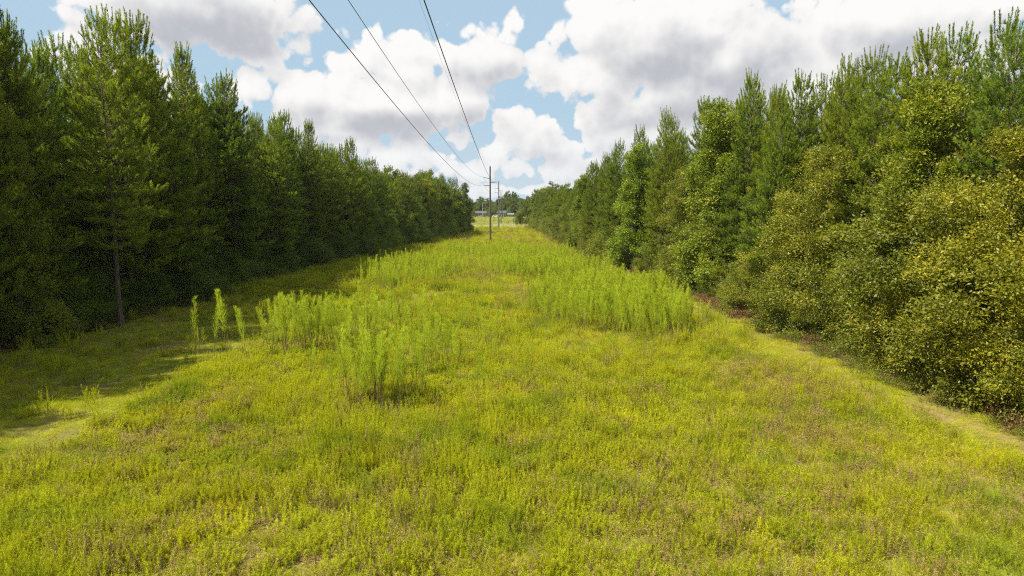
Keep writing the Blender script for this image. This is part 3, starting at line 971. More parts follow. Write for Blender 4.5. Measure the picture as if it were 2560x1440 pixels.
# ------------------------------------------------------------------ tall feathery weeds
FEN = [fennel_meshes(200 + k, 2.0, st, fu) for k, (st, fu) in enumerate(((1, 1.0), (1, 0.85), (1, 1.3), (1, 1.1), (1, 1.2)))]
def fennel(x, y, h, label, group=None, k=0, tip=(0, 0)):
    a, b = FEN[k % len(FEN)]
    t = thing('tall_weed', label, 'weed', (x, y, -0.04), rng.uniform(0, 6.28), (h / 2 * 0.9, h / 2 * 0.9, h / 2), group)
    t.rotation_euler = (tip[1], tip[0], t.rotation_euler[2])
    obj('stem', a, t)
    obj('plume', b, t)
    return t
for x, y, h, k, lb in [
    (-16.2, 34.3, 3.2, 1, 'tall feathery weed standing leftmost and alone, before the shaded track'),
    (-15.5, 34.7, 2.9, 4, 'feathery weed close at the right of the leftmost tall weed'),
    (-14.45, 34.0, 3.6, 2, 'tallest feathery weed of the left group, pointed like a small fir'),
    (-13.85, 34.4, 2.6, 0, 'slim feathery weed just right of the tallest pointed one'),
    (-13.15, 33.4, 2.9, 4, 'bushy feathery weed, third clump from the left before the shaded track'),
    (-12.6, 35.2, 2.5, 1, 'short feathery weed between the bushy one and the dense left stand'),
    (-1.25, 24.8, 2.5, 0, 'thin bare-stemmed weed standing alone right of the big middle clump'),
    (-1.05, 26.6, 2.3, 2, 'thin weed just behind the lone bare-stemmed one in the middle'),
    (-2.0, 30.0, 1.8, 0, 'slender weed between the big middle clump and the lone bare-stemmed one')]:
    fennel(x, y, h, lb, None, k)
rw = np.random.default_rng(41)
for cx, cy_, sx, sy, n, h, lb, gr in [
    (-5.3, 26.4, 0.9, 0.9, 44, 3.15, 'tall brown-stemmed feathery weed in the big clump in the middle foreground', 'weeds of the big middle clump'),
    (-3.8, 32.2, 0.5, 0.8, 16, 2.4, 'wispy feathery weed in the clump right behind the big middle one', 'weeds of the wispy clump behind the big one'),
    (-11.8, 36.2, 0.9, 1.0, 30, 2.95, 'feathery weed leaning right in the tall row beside the shaded track', 'leaning weeds beside the shaded track'),
    (-9.5, 38.2, 0.9, 1.2, 22, 2.6, 'feathery weed in the row right of the leaning ones', 'weeds right of the leaning row'),
    (-7.0, 29.9, 0.9, 1.0, 7, 1.8, 'low feathery weed left of the big middle clump', 'low weeds left of the big clump')]:
    for k in range(n):
        lean = 0.12 if 'leaning' in lb else 0.02
        fennel(cx + rw.normal(0, sx), cy_ + rw.normal(0, sy), h * rw.uniform(0.7, 1.08), lb, gr, int(rw.integers(0, 5)), (rw.normal(lean, 0.05), rw.normal(0, 0.04)))
protos = []
for a, b in FEN:
    Va, Vb = np.empty(len(a.vertices) * 3, np.float32), np.empty(len(b.vertices) * 3, np.float32)
    a.vertices.foreach_get('co', Va); b.vertices.foreach_get('co', Vb)
    Fa, Fb = np.empty(len(a.loops), np.int32), np.empty(len(b.loops), np.int32)
    a.loops.foreach_get('vertex_index', Fa); b.loops.foreach_get('vertex_index', Fb)
    va, vb = np.empty(len(a.vertices), np.float32), np.empty(len(b.vertices), np.float32)
    a.attributes['v'].data.foreach_get('value', va); b.attributes['v'].data.foreach_get('value', vb)
    protos.append(proto('tall', [(Va.reshape(-1, 3), Fa.reshape(-1, 3), va, 'stem'), (Vb.reshape(-1, 3), Fb.reshape(-1, 3), vb, 'fennel')]))
for nm, (poly, dn, h) in STANDS.items():
    p = np.array(poly)
    ar = 0.5 * abs(np.sum(p[:, 0] * np.roll(p[:, 1], -1) - p[:, 1] * np.roll(p[:, 0], -1)))
    n = int(ar * dn * 3.0)
    x, y = rw.uniform(p[:, 0].min() - 2, p[:, 0].max() + 2, n), rw.uniform(p[:, 1].min() - 2, p[:, 1].max() + 2, n)
    far_out = rw.random(n) < 0.12
    ok = in_poly(x + rw.normal(0, 1, n) * np.where(far_out, 1.6, 0.5), y + rw.normal(0, 1, n) * np.where(far_out, 2.2, 0.7), poly)
    cl = fbm(x, y, 2.6, 23)
    ok &= rw.random(n) < smooth(cl, 0.2, 0.55) * 0.9
    x, y, cl = x[ok], y[ok], cl[ok]
    n = len(x)
    hh = h / 2 * rw.uniform(0.45, 1.18, n) * (0.75 + 0.5 * cl)
    scl = np.stack([hh * 0.95, hh * 0.95, hh], -1)
    rot = np.stack([rw.normal(0, 0.05, n), rw.normal(0.04, 0.05, n), rw.uniform(0, 6.28, n)], -1)
    pk = rw.integers(0, 5, n)
    where = {'right': 'dense stand of tall feathery weeds right of the middle', 'middle': 'broad stand of tall weeds before the first pole, on the right',
             'far': 'farthest stand of tall weeds at the foot of the first pole', 'left': 'stand of tall weeds beside the shadow of the left wood',
             'near left': 'tall weeds filling in behind the leaning row by the shaded track', 'loose': 'single tall weeds scattered between the stands all over the strip', 'centre': 'loose stand of tall weeds in the middle of the strip'}[nm]
    instancer('weed_stand', where, np.stack([x, y, np.full(n, -0.04)], -1), pk, rot, scl, protos)

# ------------------------------------------------------------------ trees
PINES = [pine_meshes(301, 19.0, 3.2, 3.0), pine_meshes(302, 18.0, 2.6, 3.3), pine_meshes(303, 20.0, 4.2, 2.7), pine_meshes(304, 17.0, 2.4, 3.1), pine_meshes(305, 18.5, 5.0, 2.6, 0.9), pine_meshes(306, 16.0, 2.2, 3.5), pine_meshes(307, 19.5, 3.6, 2.4)]
PINE_H = [19.0, 18.0, 20.0, 17.0, 18.5, 16.0, 19.5]
LONE = pine_meshes(311, 20.0, 5.4, 3.2, 0.9, bare=12)
OAKS = [leafy_meshes(401, 11.0, 7.6, 20, 7600, 0.088, 'oak', 'bark_grey'), leafy_meshes(402, 9.0, 6.4, 16, 6200, 0.088, 'oak', 'bark_grey'),
        leafy_meshes(403, 13.0, 7.0, 24, 8000, 0.092, 'oak', 'bark_grey'), leafy_meshes(404, 7.0, 5.6, 13, 4800, 0.084, 'oak', 'bark_grey')]
OAK_H = [11.0, 9.0, 13.0, 7.0]
GUMS = [leafy_meshes(411, 12.0, 4.2, 20, 4600, 0.105, 'gum', 'bark_grey', 0.06, 0.75, sprouts=26), leafy_meshes(412, 10.0, 3.4, 18, 3800, 0.105, 'gum', 'bark_grey', 0.06, 0.75, sprouts=26)]
GUM_H = [12.0, 10.0]
BUSH = [leafy_meshes(421, 3.4, 3.8, 10, 2600, 0.070, 'oak', 'bark_grey', 0.10, sprouts=34), leafy_meshes(422, 2.6, 3.4, 9, 2100, 0.070, 'oak', 'bark_grey', 0.10, sprouts=26),
        leafy_meshes(423, 4.6, 4.2, 12, 3200, 0.074, 'oak', 'bark_grey', 0.08, sprouts=34)]
BUSH_H = [3.4, 2.6, 4.6]
DOMES = [leafy_meshes(431, 13.0, 11.0, 18, 3600, 0.28, 'oak', 'bark_grey', 0.12, sprouts=0, spray=0.9), leafy_meshes(432, 12.0, 9.0, 15, 3000, 0.28, 'oak', 'bark_grey', 0.2, sprouts=0, spray=0.9)]
DOME_H = [13.0, 12.0]

def plant_tree(kind, x, y, h, col=(1, 1, 1), wid=1.0, rg=rng, k=None):
    lib, hs = {'pine': (PINES, PINE_H), 'lone': ([LONE], [20.0]), 'oak': (OAKS, OAK_H), 'gum': (GUMS, GUM_H), 'bush': (BUSH, BUSH_H), 'dome': (DOMES, DOME_H)}[kind]
    k = int(rg.integers(0, len(lib))) if k is None else k
    s = h / hs[k]
    nm = {'pine': 'pine_tree', 'lone': 'pine_tree', 'oak': 'broadleaf_tree', 'gum': 'sapling', 'bush': 'bush', 'dome': 'broadleaf_tree'}[kind]
    ct = {'pine': 'pine', 'lone': 'pine', 'oak': 'tree', 'gum': 'sapling', 'bush': 'bush', 'dome': 'tree'}[kind]
    t = thing(nm, '', ct, (x, y, 0), rg.uniform(0, 6.28), (s * wid, s * wid, s))
    a, b = lib[k]
    obj('trunk', a, t)
    c = obj('crown', b, t)
    c.color = (*col, 1)
    if kind == 'pine':
        t.rotation_euler = (rg.normal(0, 0.022), rg.normal(0, 0.022), t.rotation_euler[2])
    t['sort'] = 0
    return t

REG = []          # (thing, row kind) for labelling
rt = np.random.default_rng(51)
j = lambda s: rt.normal(0, s)
def pine_col():
    w = rt.uniform(-1, 1)
    return (1.0 + 0.16 * w, 1.0 + 0.05 * w, 0.95 - 0.10 * w)
def oak_col(yellow=0.0):
    w = rt.uniform(-0.6, 1) * 0.6 + yellow
    return (1.0 + 0.38 * w, 1.0 + 0.20 * w, 1.0)

hl = lambda y: float(np.interp(y, [0, 60, 72, 95, 112, 125, 160, 189], [20.2, 20.2, 18.6, 17.6, 14.8, 13.2, 14.6, 13.5]))
hr = lambda y: float(np.interp(y, [0, 30, 36, 45, 60, 84, 105, 116, 132, 170, 250], [13.6, 14.4, 15.8, 17.2, 17.2, 16.8, 14.6, 12.4, 11.2, 10.6, 10.2]))

# the left wood: pines in rows behind a front of pines and broadleaf brush
REG.append((plant_tree('lone', -25.9, 44.6, 19.2, (1.12, 1.05, 1.0)), 'lone'))
for row, (off, sp, y0) in enumerate(((2.2, 3.3, 3.0), (5.4, 3.8, 1.0), (9.0, 4.6, 6.0), (13.2, 6.0, 8.0))):
    y = y0
    while y < 189 - row:
        if not (row == 0 and abs(y - 44.6) < 2.2):
            yy = y + j(0.5)
            REG.append((plant_tree('pine', float(edge(EDGE_L, yy)) - off + j(0.6), yy, hl(yy) * rt.uniform(0.86, 1.05), pine_col(), rt.uniform(0.9, 1.15), rt), f'pineL{row}'))
        y += sp * rt.uniform(0.85, 1.2)
y = 4.0
while y < 188:
    yy = y + j(0.5)
    kind = rt.choice(['oak', 'oak', 'gum', 'bush'])
    h = {'oak': rt.uniform(5.0, 9.5), 'gum': rt.uniform(6, 10), 'bush': rt.uniform(3, 4.6)}[kind] * (0.75 + 0.25 * hl(yy) / 20)
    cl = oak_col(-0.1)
    if yy > 105: cl = (cl[0] * 1.25, cl[1] * 1.4, 1.0)           # brighter, greener leaf tint toward the far end
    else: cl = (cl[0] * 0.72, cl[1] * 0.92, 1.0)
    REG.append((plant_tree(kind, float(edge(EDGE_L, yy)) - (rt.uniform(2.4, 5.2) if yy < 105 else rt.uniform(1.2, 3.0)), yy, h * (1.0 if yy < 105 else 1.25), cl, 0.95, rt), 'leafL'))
    y += rt.uniform(2.4, 4.0) if yy < 105 else rt.uniform(1.5, 2.6)
y = 12.0
while y < 188:
    yy = y + j(0.4)
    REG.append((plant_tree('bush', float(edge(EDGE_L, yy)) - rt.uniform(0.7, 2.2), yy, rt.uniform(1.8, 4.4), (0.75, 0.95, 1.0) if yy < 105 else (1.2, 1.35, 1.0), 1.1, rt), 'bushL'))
    y += rt.uniform(1.2, 2.2)
y = 2.0
while y < 186:
    REG.append((plant_tree('oak', float(edge(EDGE_L, y)) - rt.uniform(9, 17), y, rt.uniform(7, 11) * hl(y) / 20, (0.8, 0.85, 0.9), 1.2, rt), 'deepL'))
    y += rt.uniform(3.6, 5.2)
y = 6.0
while y < 226:
    REG.append((plant_tree('oak', float(edge(EDGE_R, y)) + rt.uniform(8, 15), y, rt.uniform(7, 11) * hr(y) / 18, (0.9, 0.9, 0.9), 1.2, rt), 'deepR'))
    y += rt.uniform(4.2, 6.0)
REG.append((plant_tree('gum', -28.2, 38.6, 14.0, (1.25, 1.1, 0.8), 0.8, rt, 0), 'gumY'))
for y_, x_, h_, c_ in ((149, -19.0, 13.2, (1.7, 1.35, 0.8)), (153, -18.2, 12.0, (1.6, 1.4, 0.8)), (164, -16.9, 10.4, (1.35, 1.3, 0.9)), (179, -14.2, 11.6, (1.2, 1.25, 0.9))):
    REG.append((plant_tree('gum', x_, y_, h_, c_, 1.15, rt), 'gumL'))
REG.append((plant_tree('gum', -12.6, 187, 14.4, (0.75, 0.8, 0.9), 0.8, rt, 0), 'endL'))
for x_, y_, h_ in ((-20.5, 168, 15.6), (-26, 150, 15.8), (-19.5, 186, 13.6), (-29, 132, 15.0), (-33, 172, 16)):
    REG.append((plant_tree('dome', x_, y_, h_, (0.85, 0.95, 0.9), 0.85, rt), 'domeL'))
for k in range(7):
    REG.append((plant_tree('oak', -14.5 - k * 4.2 + j(0.7), 189.5 + j(0.8), rt.uniform(8, 11), (0.8, 0.9, 0.9), 1.0, rt), 'backL'))

# the right wood: broadleaf trees and saplings in front, pines above and behind them
for row, (off, sp, y0) in enumerate(((4.0, 3.5, 6.0), (7.6, 4.2, 9.0), (12.0, 5.2, 7.0))):
    y = y0
    while y < (228 if row < 2 else 120):
        yy = y + j(0.5)
        o_ = off - (1.5 if yy > 74 and row == 0 else 0)
        REG.append((plant_tree('pine', float(edge(EDGE_R, yy)) + o_ + j(0.7), yy, hr(yy) * rt.uniform(0.88, 1.06), pine_col(), rt.uniform(0.85, 1.1), rt), f'pineR{row}'))
        y += sp * rt.uniform(0.8, 1.25) * (1.0 if yy < 120 else 1.25)
y = 8.0
while y < 232:
    yy = y + j(0.4)
    kind = rt.choice(['oak', 'oak', 'oak', 'gum']) if yy < 48 else rt.choice(['oak', 'gum', 'gum', 'oak', 'pine', 'pine'])
    h = (rt.uniform(9.5, 13.2) if kind == 'oak' else rt.uniform(8, 12.5)) * (hr(yy) / 17.0) ** 0.8 * (0.92 if yy < 20 else 1)
    if kind == 'pine': h *= 1.12
    off = rt.uniform(2.2, 4.2) if kind == 'oak' else rt.uniform(1.2, 2.4)
    if yy > 100: off *= 0.7
    yel = 1.25 if yy < 31 else (0.6 if yy < 45 else 0.1)
    REG.append((plant_tree(kind, float(edge(EDGE_R, yy)) + off, yy, h, pine_col() if kind == 'pine' else oak_col(yel), rt.uniform(1.0, 1.25) if yy < 48 else rt.uniform(0.85, 1.08), rt), 'leafR'))
    y += rt.uniform(2.6, 4.2)
y = 10.0
while y < 226:
    yy = y + j(0.4)
    REG.append((plant_tree('bush', float(edge(EDGE_R, yy)) + rt.uniform(0.7, 2.0), yy, rt.uniform(1.8, 4.4), oak_col(0.5 if yy < 40 else 0.1), 1.0, rt), 'bushR'))
    y += rt.uniform(1.9, 3.3)
for x_, y_, h_, c_ in ((14.3, 80, 14.6, (1.15, 1.2, 0.9)), (17.2, 58.5, 16.4, (1.3, 1.25, 0.9)), (20.3, 34, 13.8, (1.45, 1.3, 0.9)), (11.4, 112, 12.5, (1.1, 1.1, 0.9))):
    REG.append((plant_tree('gum', x_, y_, h_, c_, 1.0, rt), 'gumR'))
for x_, y_, h_ in ((9.5, 246, 13.0), (14.5, 252, 15.6), (19, 250, 15.2), (6.2, 254, 10.5), (23.5, 248, 14.6), (28, 255, 14.5), (11.5, 268 + 8, 14)):
    REG.append((plant_tree('dome', x_, y_, h_, (0.95, 1.0, 0.9), 0.85, rt), 'domeR'))
REG.append((plant_tree('bush', 3.2, 283, 5.0, (1.5, 1.5, 0.9), 1.0, rt), 'roadbush'))
for x_ in (-21, -19.2, -17.4):
    REG.append((plant_tree('bush', x_ - 1.0, 290 + j(2), 3.2, (0.9, 0.9, 0.9), 1.2, rt), 'roadbushL'))
# the tree line beyond the far field
for k in range(46):
    x_ = -92 + k * 3.3 + j(0.9)
    REG.append((plant_tree('dome', x_, 452 + 14 * (k % 2) + j(5), rt.uniform(9.5, 12.0) + 1.5 * (k % 2), (0.8, 0.9, 0.95), 0.85, rt), 'far'))
for x_, h_ in ((-3.2, 16.6), (1.4, 16.2)):
    REG.append((plant_tree('dome', x_, 462, h_, (0.75, 0.85, 0.9), 0.62, rt, 1), 'farTall'))
for x_, y_ in ((-22.4, 424), (-16.9, 422), (-8.8, 424), (-4.6, 423), (-13.5, 418)):
    REG.append((plant_tree('oak', x_, y_, rt.uniform(2.4, 3.4), (0.85, 0.95, 1.0), 1.5, rt), 'yards'))
for x_ in (-28, -24.6, -14.2, -12.2, -2.6, 0.6, 3.4, 6.0):
    REG.append((plant_tree('oak', x_ + j(0.5), 440 + j(2), rt.uniform(5.0, 7.5), (0.85, 0.95, 1.0), 1.3, rt), 'yards'))
REG.append((plant_tree('oak', -11.5, 440, 10.0, (1.1, 1.1, 1.2), 1.0, rt), 'yard'))

# ------------------------------------------------------------------ labels of the trees: told apart by wood, kind, size and place along the edge
def px_of(x, y, z=0.0):
    c, s_ = math.cos(PITCH), math.sin(PITCH)
    zz = z - CAM_H
    f = y * c - zz * s_
    if f < 1: return None
    return 1280 + 1706.7 * x / f, 720 - 1706.7 * (y * s_ + zz * c) / f
def in_view(t):
    p = px_of(t.location.x, t.location.y, 4.0)
    return p is not None and -60 < p[0] < 2620
groups = {}
for t, k in REG:
    groups.setdefault(k, []).append(t)
SIDE = {'L': 'left', 'R': 'right'}
def number(ts, fmt, off_label, group):
    vis = sorted([t for t in ts if in_view(t)], key=lambda t: t.location.y)
    for i, t in enumerate(vis):
        t['label'] = fmt.format(ordinal(i + 1))
        t['group'] = group
    for t in ts:
        if not t['label']:
            t['label'] = off_label
            t['group'] = group + ', nearer than the picture'
for k, ts in groups.items():
    sd = SIDE.get(k[-1], SIDE.get(k[-2:-1], ''))
    if k == 'lone':
        ts[0]['label'] = 'pale tall pine with bare lower trunk standing out before the left wood'
    elif k in ('pineL0', 'pineR0'):
        number(ts, f'{{}} pine from the camera in the front row of the {sd} wood', f'pine at the near end of the {sd} wood, beside the camera', f'front pines of the {sd} wood')
    elif k in ('pineL1', 'pineR1'):
        number(ts, f'{{}} pine from the camera in the second row of the {sd} wood', f'second-row pine at the near end of the {sd} wood', f'second-row pines of the {sd} wood')
    elif k.startswith('pine'):
        for t in ts:
            t['label'] = f'pine deep in the {sd} wood, only its dark top showing between others'
            t['group'] = f'deep pines of the {sd} wood'
    elif k in ('leafL', 'leafR'):
        for ct in ('tree', 'sapling', 'bush', 'pine'):
            nmx = {'tree': 'round leafy tree', 'sapling': 'narrow light green sapling', 'bush': 'big dark bush', 'pine': 'short young pine'}[ct]
            number([t for t in ts if t['category'] == ct], f'{{}} {nmx} from the camera under the {sd} wood\'s pines', f'{nmx} at the near end of the {sd} wood', f'{nmx}s of the {sd} wood')
    elif k in ('deepL', 'deepR'):
        for t in ts:
            t['label'] = f'leafy tree in the dim inside of the {sd} wood, behind its front trees'
            t['group'] = f'leafy trees inside the {sd} wood'
    elif k in ('bushL', 'bushR'):
        number(ts, f'{{}} low bush from the camera at the foot of the {sd} wood', f'low bush at the near foot of the {sd} wood', f'low bushes at the foot of the {sd} wood')
    elif k == 'gumY':
        ts[0]['label'] = 'sapling with yellow leaves at the left edge of the picture'
    elif k == 'gumL':
        for t, lb in zip(ts, ('bright yellow-green tree showing over the far end of the left wood', 'yellow-green tree just right of the brightest one, far end of left wood',
                              'light green sapling between the yellow trees and the left wood\'s end', 'light green slim tree next to the left wood\'s dark last tree')):
            t['label'] = lb
    elif k == 'endL':
        ts[0]['label'] = 'dark slim last tree at the far end of the left wood'
    elif k == 'domeL':
        for t, lb in zip(ts, ('round dark tree rising highest over the left wood\'s far end', 'round tree top left of the yellow tree above the left wood', 'low round tree behind the left wood\'s last trees',
                              'round tree top where the left wood\'s pines drop', 'dark round tree deep behind the far left wood')):
            t['label'] = lb
    elif k == 'backL':
        for t in ts:
            t['label'] = 'tree along the back end of the left wood facing the road'
            t['group'] = 'trees at the back end of the left wood'
    elif k == 'gumR':
        for t, lb in zip(ts, ('pale green slim tree rising at the front of the right wood\'s pines', 'yellow-green slim tree high among the right wood\'s pines',
                              'yellowish slim tree high above the leafy trees at right', 'light green slim tree at the low far part of the right wood')):
            t['label'] = lb
    elif k == 'domeR':
        for i, t in enumerate(sorted(ts, key=lambda t: t.location.x)):
            t['label'] = f'{ordinal(i + 1)} big round tree from the left beyond the right wood, by the road'
            t['group'] = 'big round trees by the road'
    elif k == 'roadbush':
        ts[0]['label'] = 'bright green bush on the far roadside at the right'
    elif k == 'roadbushL':
        for t in ts:
            t['label'] = 'dull bush in the far field by the end of the left wood'
            t['group'] = 'bushes in the far field'
    elif k == 'far':
        for i, t in enumerate(sorted([t for t in ts], key=lambda t: t.location.x)):
            t['label'] = 'hazy tree of the distant tree line beyond the far field'
            t['group'] = 'trees of the distant tree line'
    elif k == 'farTall':
        ts[0]['label'] = 'left one of two tall round trees over the distant tree line'
        ts[1]['label'] = 'right one of two tall round trees over the distant tree line'
    elif k == 'yards':
        for t in ts:
            t['label'] = 'low leafy tree around the houses beyond the far field'
            t['group'] = 'low trees around the far houses'
    elif k == 'yard':
        ts[0]['label'] = 'grey-green tree right of the far white house'
    for t in ts:
        del t['sort']

# ------------------------------------------------------------------ power poles and wires
M['pole'] = plain_mat('weathered_pole', (0.038, 0.035, 0.033), (0.082, 0.076, 0.072), 7.0, 0.9, (1, 1, 0.06), bump=0.4)
M['arm'] = plain_mat('grey_arm', (0.06, 0.058, 0.056), (0.10, 0.097, 0.094), 5.0, 0.7)
M['porcelain'] = plain_mat('grey_insulator', (0.22, 0.22, 0.23), (0.32, 0.32, 0.33), 8.0, 0.35, spec=0.5)
M['wire'] = plain_mat('dark_wire', (0.05, 0.053, 0.06), (0.09, 0.092, 0.10), 3.0, 0.6)
POLES = [(-4.27, 134.9, 15.25, 'nearest and tallest-looking power pole, with three arms, in the strip'),
         (-4.22, 219.0, 15.15, 'second power pole, just right behind the nearest one'),
         (-4.52, 281.9, 12.9, 'third power pole, across the road behind the second'),
         (-5.37, 384.0, 12.65, 'farthest thin power pole in front of the distant trees')]
ARMS = [(-1.25, 13.20, -0.28), (1.19, 12.36, -0.22), (-1.25, 11.73, -0.18)]     # tip offset, tip height, rise from pole to tip (negative: pole end lower)
for pi, (x, y, h, lb) in enumerate(POLES):
    t = thing('power_pole', lb, 'power pole', (x, y, 0), 0, 1.0, 'power poles along the strip')
    m = MB()
    m.tube([(0, 0, -0.4), (0, 0, h * 0.33), (0, 0, h * 0.66), (0, 0, h - 0.03), (0, 0, h)], [0.205, 0.185, 0.16, 0.135, 0.125], 12)
    obj('shaft', m.mesh('shaft', M['pole'], False), t)
    sc_ = h / 15.25
    for dx, z, rise in ARMS:
        m = MB()
        z *= sc_
        m.tube([(0.09 * np.sign(dx), 0, z + rise - 0.03), (dx * 0.5, 0, z + rise * 0.42 - 0.04), (dx, 0, z - 0.09)], [0.075, 0.065, 0.055], 8)
        m.tube([(0.10 * np.sign(dx), 0, z + rise - 0.22), (0.10 * np.sign(dx), 0, z + rise + 0.16)], [0.05, 0.05], 6)
        a = obj('arm', m.mesh('arm', M['arm'], False), t)
        m = MB()
        zz = z - 0.06
        m.tube([(dx, 0, zz - 0.04), (dx, 0, zz), (dx, 0, zz + 0.01), (dx, 0, zz + 0.04), (dx, 0, zz + 0.05), (dx, 0, zz + 0.09)], [0.045, 0.05, 0.075, 0.075, 0.045, 0.035], 8)
        obj('insulator', m.mesh('insulator', M['porcelain'], False), a)
    m = MB()
    m.tube([(0, 0, h - 0.012), (0, 0, h + 0.05)], [0.14, 0.11], 10)
    obj('cap', m.mesh('cap', M['arm'], False), t)

def wire(label, near, arm, rad):
    """near = (x over the camera, height over the camera, sag of the first span); then from pole to pole"""
    pts = []
    x0, z0, sag = near
    P = [(p[0] + (ARMS[arm][0] if arm is not None else 0), p[1], (ARMS[arm][1] * p[2] / 15.25 + 0.04) if arm is not None else p[2] + 0.05) for p in POLES]
    D = P[0][1]
    for s in np.linspace(-0.12, 1, 60):
        pts.append((x0 + (P[0][0] - x0) * s, D * s, z0 + (P[0][2] - z0) * s - 4 * sag * s * (1 - s)))
    for a, b in zip(P[:-1], P[1:]):
        L = b[1] - a[1]
        sg = 1.1 * (L / 90) ** 2
        for s in np.linspace(0, 1, 14)[1:]:
            pts.append(tuple(a[i] + (b[i] - a[i]) * s - (4 * sg * s * (1 - s) if i == 2 else 0) for i in range(3)))
    m = MB()
    m.tube(pts, [rad] * len(pts), 6)
    tag(obj('power_line', m.mesh('power_line', M['wire'], True)), label, 'power line', 'wires of the power line')
wire('leftmost power wire, hung from the lower left arms of the poles', (-4.52, 13.72, 2.0), 2, 0.0135)
wire('second power wire from the left, hung from the upper left arms', (-5.26, 16.2, 2.0), 0, 0.012)
wire('thick rightmost power wire, hung from the right arms of the poles', (-1.33, 11.86, 1.5), 1, 0.0115)
wire('hair-thin wire running to the very tops of the poles', (-4.21, 20.2, 2.5), None, 0.005)

# ------------------------------------------------------------------ houses and things across the road
M['siding'] = plain_mat('white_siding', (0.20, 0.205, 0.215), (0.27, 0.27, 0.28), 2.0, 0.7)
M['siding_grey'] = plain_mat('grey_siding', (0.17, 0.18, 0.19), (0.23, 0.24, 0.25), 2.0, 0.7)
M['roof'] = plain_mat('grey_shingles', (0.045, 0.05, 0.058), (0.075, 0.08, 0.085), 3.0, 0.85)
M['roof_teal'] = plain_mat('pale_green_metal_roof', (0.07, 0.11, 0.10), (0.10, 0.14, 0.13), 2.0, 0.5)
M['pane'] = plain_mat('dark_glass', (0.02, 0.025, 0.03), (0.05, 0.06, 0.07), 2.0, 0.1, spec=0.6)
M['trim'] = plain_mat('white_trim', (0.36, 0.36, 0.36), (0.44, 0.44, 0.43), 2.0, 0.6)
M['metal'] = plain_mat('galvanised_metal', (0.42, 0.43, 0.44), (0.55, 0.55, 0.56), 3.0, 0.45, metal=0.5)
M['green_metal'] = plain_mat('green_metal', (0.04, 0.10, 0.06), (0.07, 0.15, 0.09), 3.0, 0.5)
M['dark_panel'] = plain_mat('dark_panel', (0.015, 0.017, 0.02), (0.035, 0.037, 0.04), 3.0, 0.6)
M['tyre'] = plain_mat('tyre', (0.015, 0.015, 0.016), (0.03, 0.03, 0.03), 6.0, 0.8)
M['car_white'] = plain_mat('white_car_paint', (0.45, 0.45, 0.45), (0.52, 0.52, 0.52), 2.0, 0.25, spec=0.5)

def gable(W, D, z0, z1, over, mat, name, thick=0.15):
    me = bpy.data.meshes.new(name)
    w, d = W / 2 + over, D / 2 + over
    V = [(-w, -d, z0), (w, -d, z0), (w, 0, z1), (-w, 0, z1), (w, d, z0), (-w, d, z0)]
    V += [(x, y, z - thick) for x, y, z in V]
    F = [(0, 1, 2, 3), (3, 2, 4, 5), (7, 6, 9, 8), (8, 9, 11, 10), (0, 6, 7, 1), (5, 4, 10, 11), (0, 3, 9, 6), (3, 5, 11, 9), (2, 1, 7, 8), (4, 2, 8, 10)]
    me.from_pydata(V, [], F)
    me.materials.append(mat)
    return me

def house(x, y, W, D, H1, ridge, wall_m, roof_m, label, wins, door=None, porch=0):
    t = thing('house', label, 'house', (x, y, 0))
    me = bpy.data.meshes.new('wall')
    w, d = W / 2, D / 2
    me.from_pydata([(-w, -d, 0), (w, -d, 0), (w, d, 0), (-w, d, 0), (-w, -d, H1), (w, -d, H1), (w, d, H1), (-w, d, H1), (-w, 0, ridge - 0.2), (w, 0, ridge - 0.2)], [],
                   [(0, 1, 5, 4), (1, 2, 6, 9, 5), (2, 3, 7, 6), (3, 0, 4, 8, 7)])
    me.materials.append(wall_m)
    obj('wall', me, t)
    obj('roof', gable(W, D, H1 - 0.05, ridge, 0.4, roof_m, 'roof'), t)
    for wx, wz, ww, wh in wins:
        m = MB(); m.box(wx - ww / 2 - 0.08, wx + ww / 2 + 0.08, -d - 0.05, -d + 0.02, wz - 0.08, wz + wh + 0.08)
        f = obj('window', m.mesh('window', M['trim']), t)
        m = MB(); m.box(wx - ww / 2, wx + ww / 2, -d - 0.07, -d - 0.03, wz, wz + wh)
        obj('pane', m.mesh('pane', M['pane']), f)
    if door is not None:
        m = MB(); m.box(door - 0.5, door + 0.5, -d - 0.06, -d + 0.02, 0.1, 2.15)
        obj('door', m.mesh('door', M['pane']), t)
    for k in range(porch):
        px_ = -w + 0.3 + k * (W - 0.6) / max(1, porch - 1)
        m = MB(); m.box(px_ - 0.13, px_ + 0.13, -d - 1.9, -d - 1.64, 0, H1 - 0.2)
        obj('porch_post', m.mesh('porch_post', M['trim']), t)
    if porch:
        m = MB(); m.box(-w - 0.2, w + 0.2, -d - 2.1, -d - 0.06, H1 - 0.2, H1 - 0.08)
        obj('porch_roof', m.mesh('porch_roof', roof_m), t)
    return t
house(-19.6, 432, 6.6, 6.0, 2.4, 3.6, M['siding'], M['roof'], 'white house with grey roof beyond the far field, left of the nearest pole', [(-2.3, 0.8, 0.9, 1.1), (-0.7, 0.8, 0.9, 1.1), (2.3, 0.8, 0.9, 1.1)], 1.0)
house(-6.6, 434, 5.4, 5.0, 2.5, 3.9, M['siding_grey'], M['roof'], 'grey house with white porch posts behind the second pole', [(-1.9, 0.9, 0.9, 1.3), (1.9, 0.9, 0.9, 1.3)], 0.0, 5)
house(-0.8, 420, 3.4, 3.0, 1.6, 2.6, M['siding'], M['roof_teal'], 'small shed with pale green roof right of the far poles', [(-0.8, 0.6, 0.6, 0.6)])

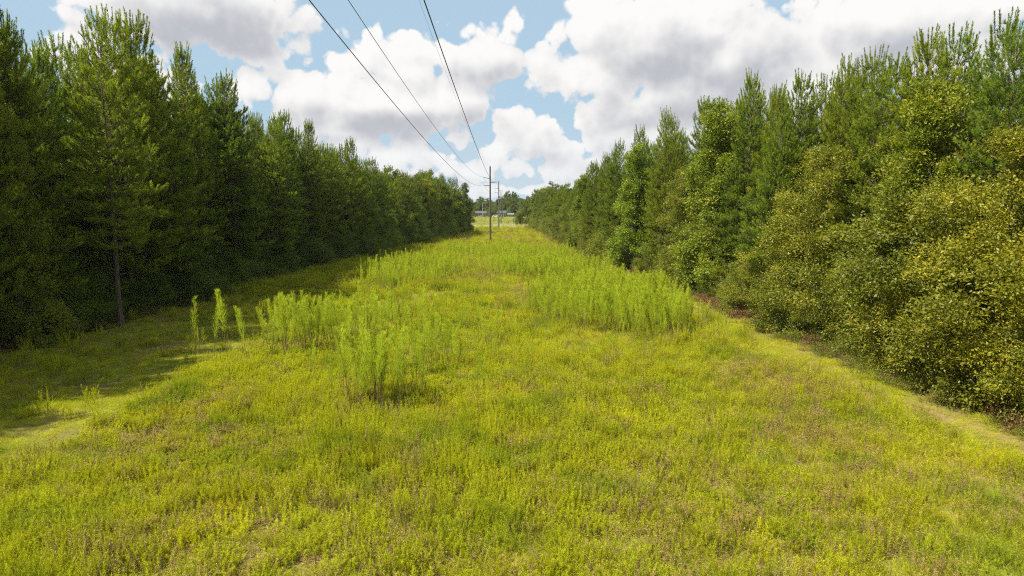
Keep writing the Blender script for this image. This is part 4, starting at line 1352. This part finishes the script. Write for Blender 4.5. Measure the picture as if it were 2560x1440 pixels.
def build_car():
    t = thing('parked_car', 'small white car parked before the grey house', 'car', (-10.0, 414, 0))
    m = MB()
    m.box(-2.1, 2.1, -0.85, 0.85, 0.35, 0.95)
    m.add([(-1.5, -0.8, 0.95), (1.35, -0.8, 0.95), (1.35, 0.8, 0.95), (-1.5, 0.8, 0.95), (-1.1, -0.68, 1.5), (0.6, -0.68, 1.5), (0.6, 0.68, 1.5), (-1.1, 0.68, 1.5)],
          [(4, 5, 6, 7), (0, 1, 5, 4), (1, 2, 6, 5), (2, 3, 7, 6), (3, 0, 4, 7)])
    obj('body', m.mesh('body', M['car_white']), t)
    m = MB()
    m.add([(-1.15, -0.80, 1.02), (0.95, -0.80, 1.02), (0.55, -0.712, 1.42), (-0.98, -0.712, 1.42)], [(0, 1, 2, 3)])
    obj('window', m.mesh('window', M['pane']), t)
    for wx in (-1.35, 1.35):
        for wy in (-0.8, 0.8):
            m = MB(); m.tube([(wx, wy - 0.1, 0.33), (wx, wy + 0.1, 0.33)], [0.33, 0.33], 12)
            obj('wheel', m.mesh('wheel', M['tyre']), t)
build_car()

def post(name, label, cat, x, y, h, mat, extra):
    t = thing(name, label, cat, (x, y, 0))
    m = MB(); m.tube([(0, 0, -0.2), (0, 0, h)], [0.09, 0.07], 8)
    obj('post', m.mesh('post', mat), t)
    for nm, mt, b in extra:
        m = MB(); m.box(*b)
        obj(nm, m.mesh(nm, mt), t)
post('marker_post', 'dark green post on the far side of the road', 'post', 0.55, 269.5, 2.4, M['green_metal'], [('marker_plate', M['green_metal'], (-0.22, 0.22, -0.13, -0.09, 1.2, 2.3))])
post('road_sign', 'dark upright sign panel before the round trees across the road', 'sign', 2.0, 292, 2.9, M['metal'], [('panel', M['dark_panel'], (-0.55, 0.55, -0.16, -0.10, 1.0, 2.75))])
post('light_pole', 'thin grey lamp pole before the white house', 'lamp post', -17.4, 405, 8.6, M['metal'], [('lamp_head', M['metal'], (-0.1, 1.1, -0.15, 0.15, 8.55, 8.75))])

# ------------------------------------------------------------------ air
def build_haze():
    m, g = new_mat('thin_haze')
    m.cycles.volume_sampling = 'DISTANCE'
    m.cycles.homogeneous_volume = True
    v = g.n('ShaderNodeVolumePrincipled')
    v.inputs['Color'].default_value = (0.80, 0.87, 0.95, 1)
    v.inputs['Density'].default_value = HAZE
    v.inputs['Anisotropy'].default_value = 0.2
    o = g.n('ShaderNodeOutputMaterial')
    g.put(o.inputs['Volume'], v.outputs[0])
    b = MB(); b.box(-420, 420, -40, 640, -1.2, 23)
    tag(obj('haze', b.mesh('haze', m)), 'thin summer haze over the strip and the distant trees', kind='stuff')
HAZE = 0.00008
if HAZE > 0:
    build_haze()
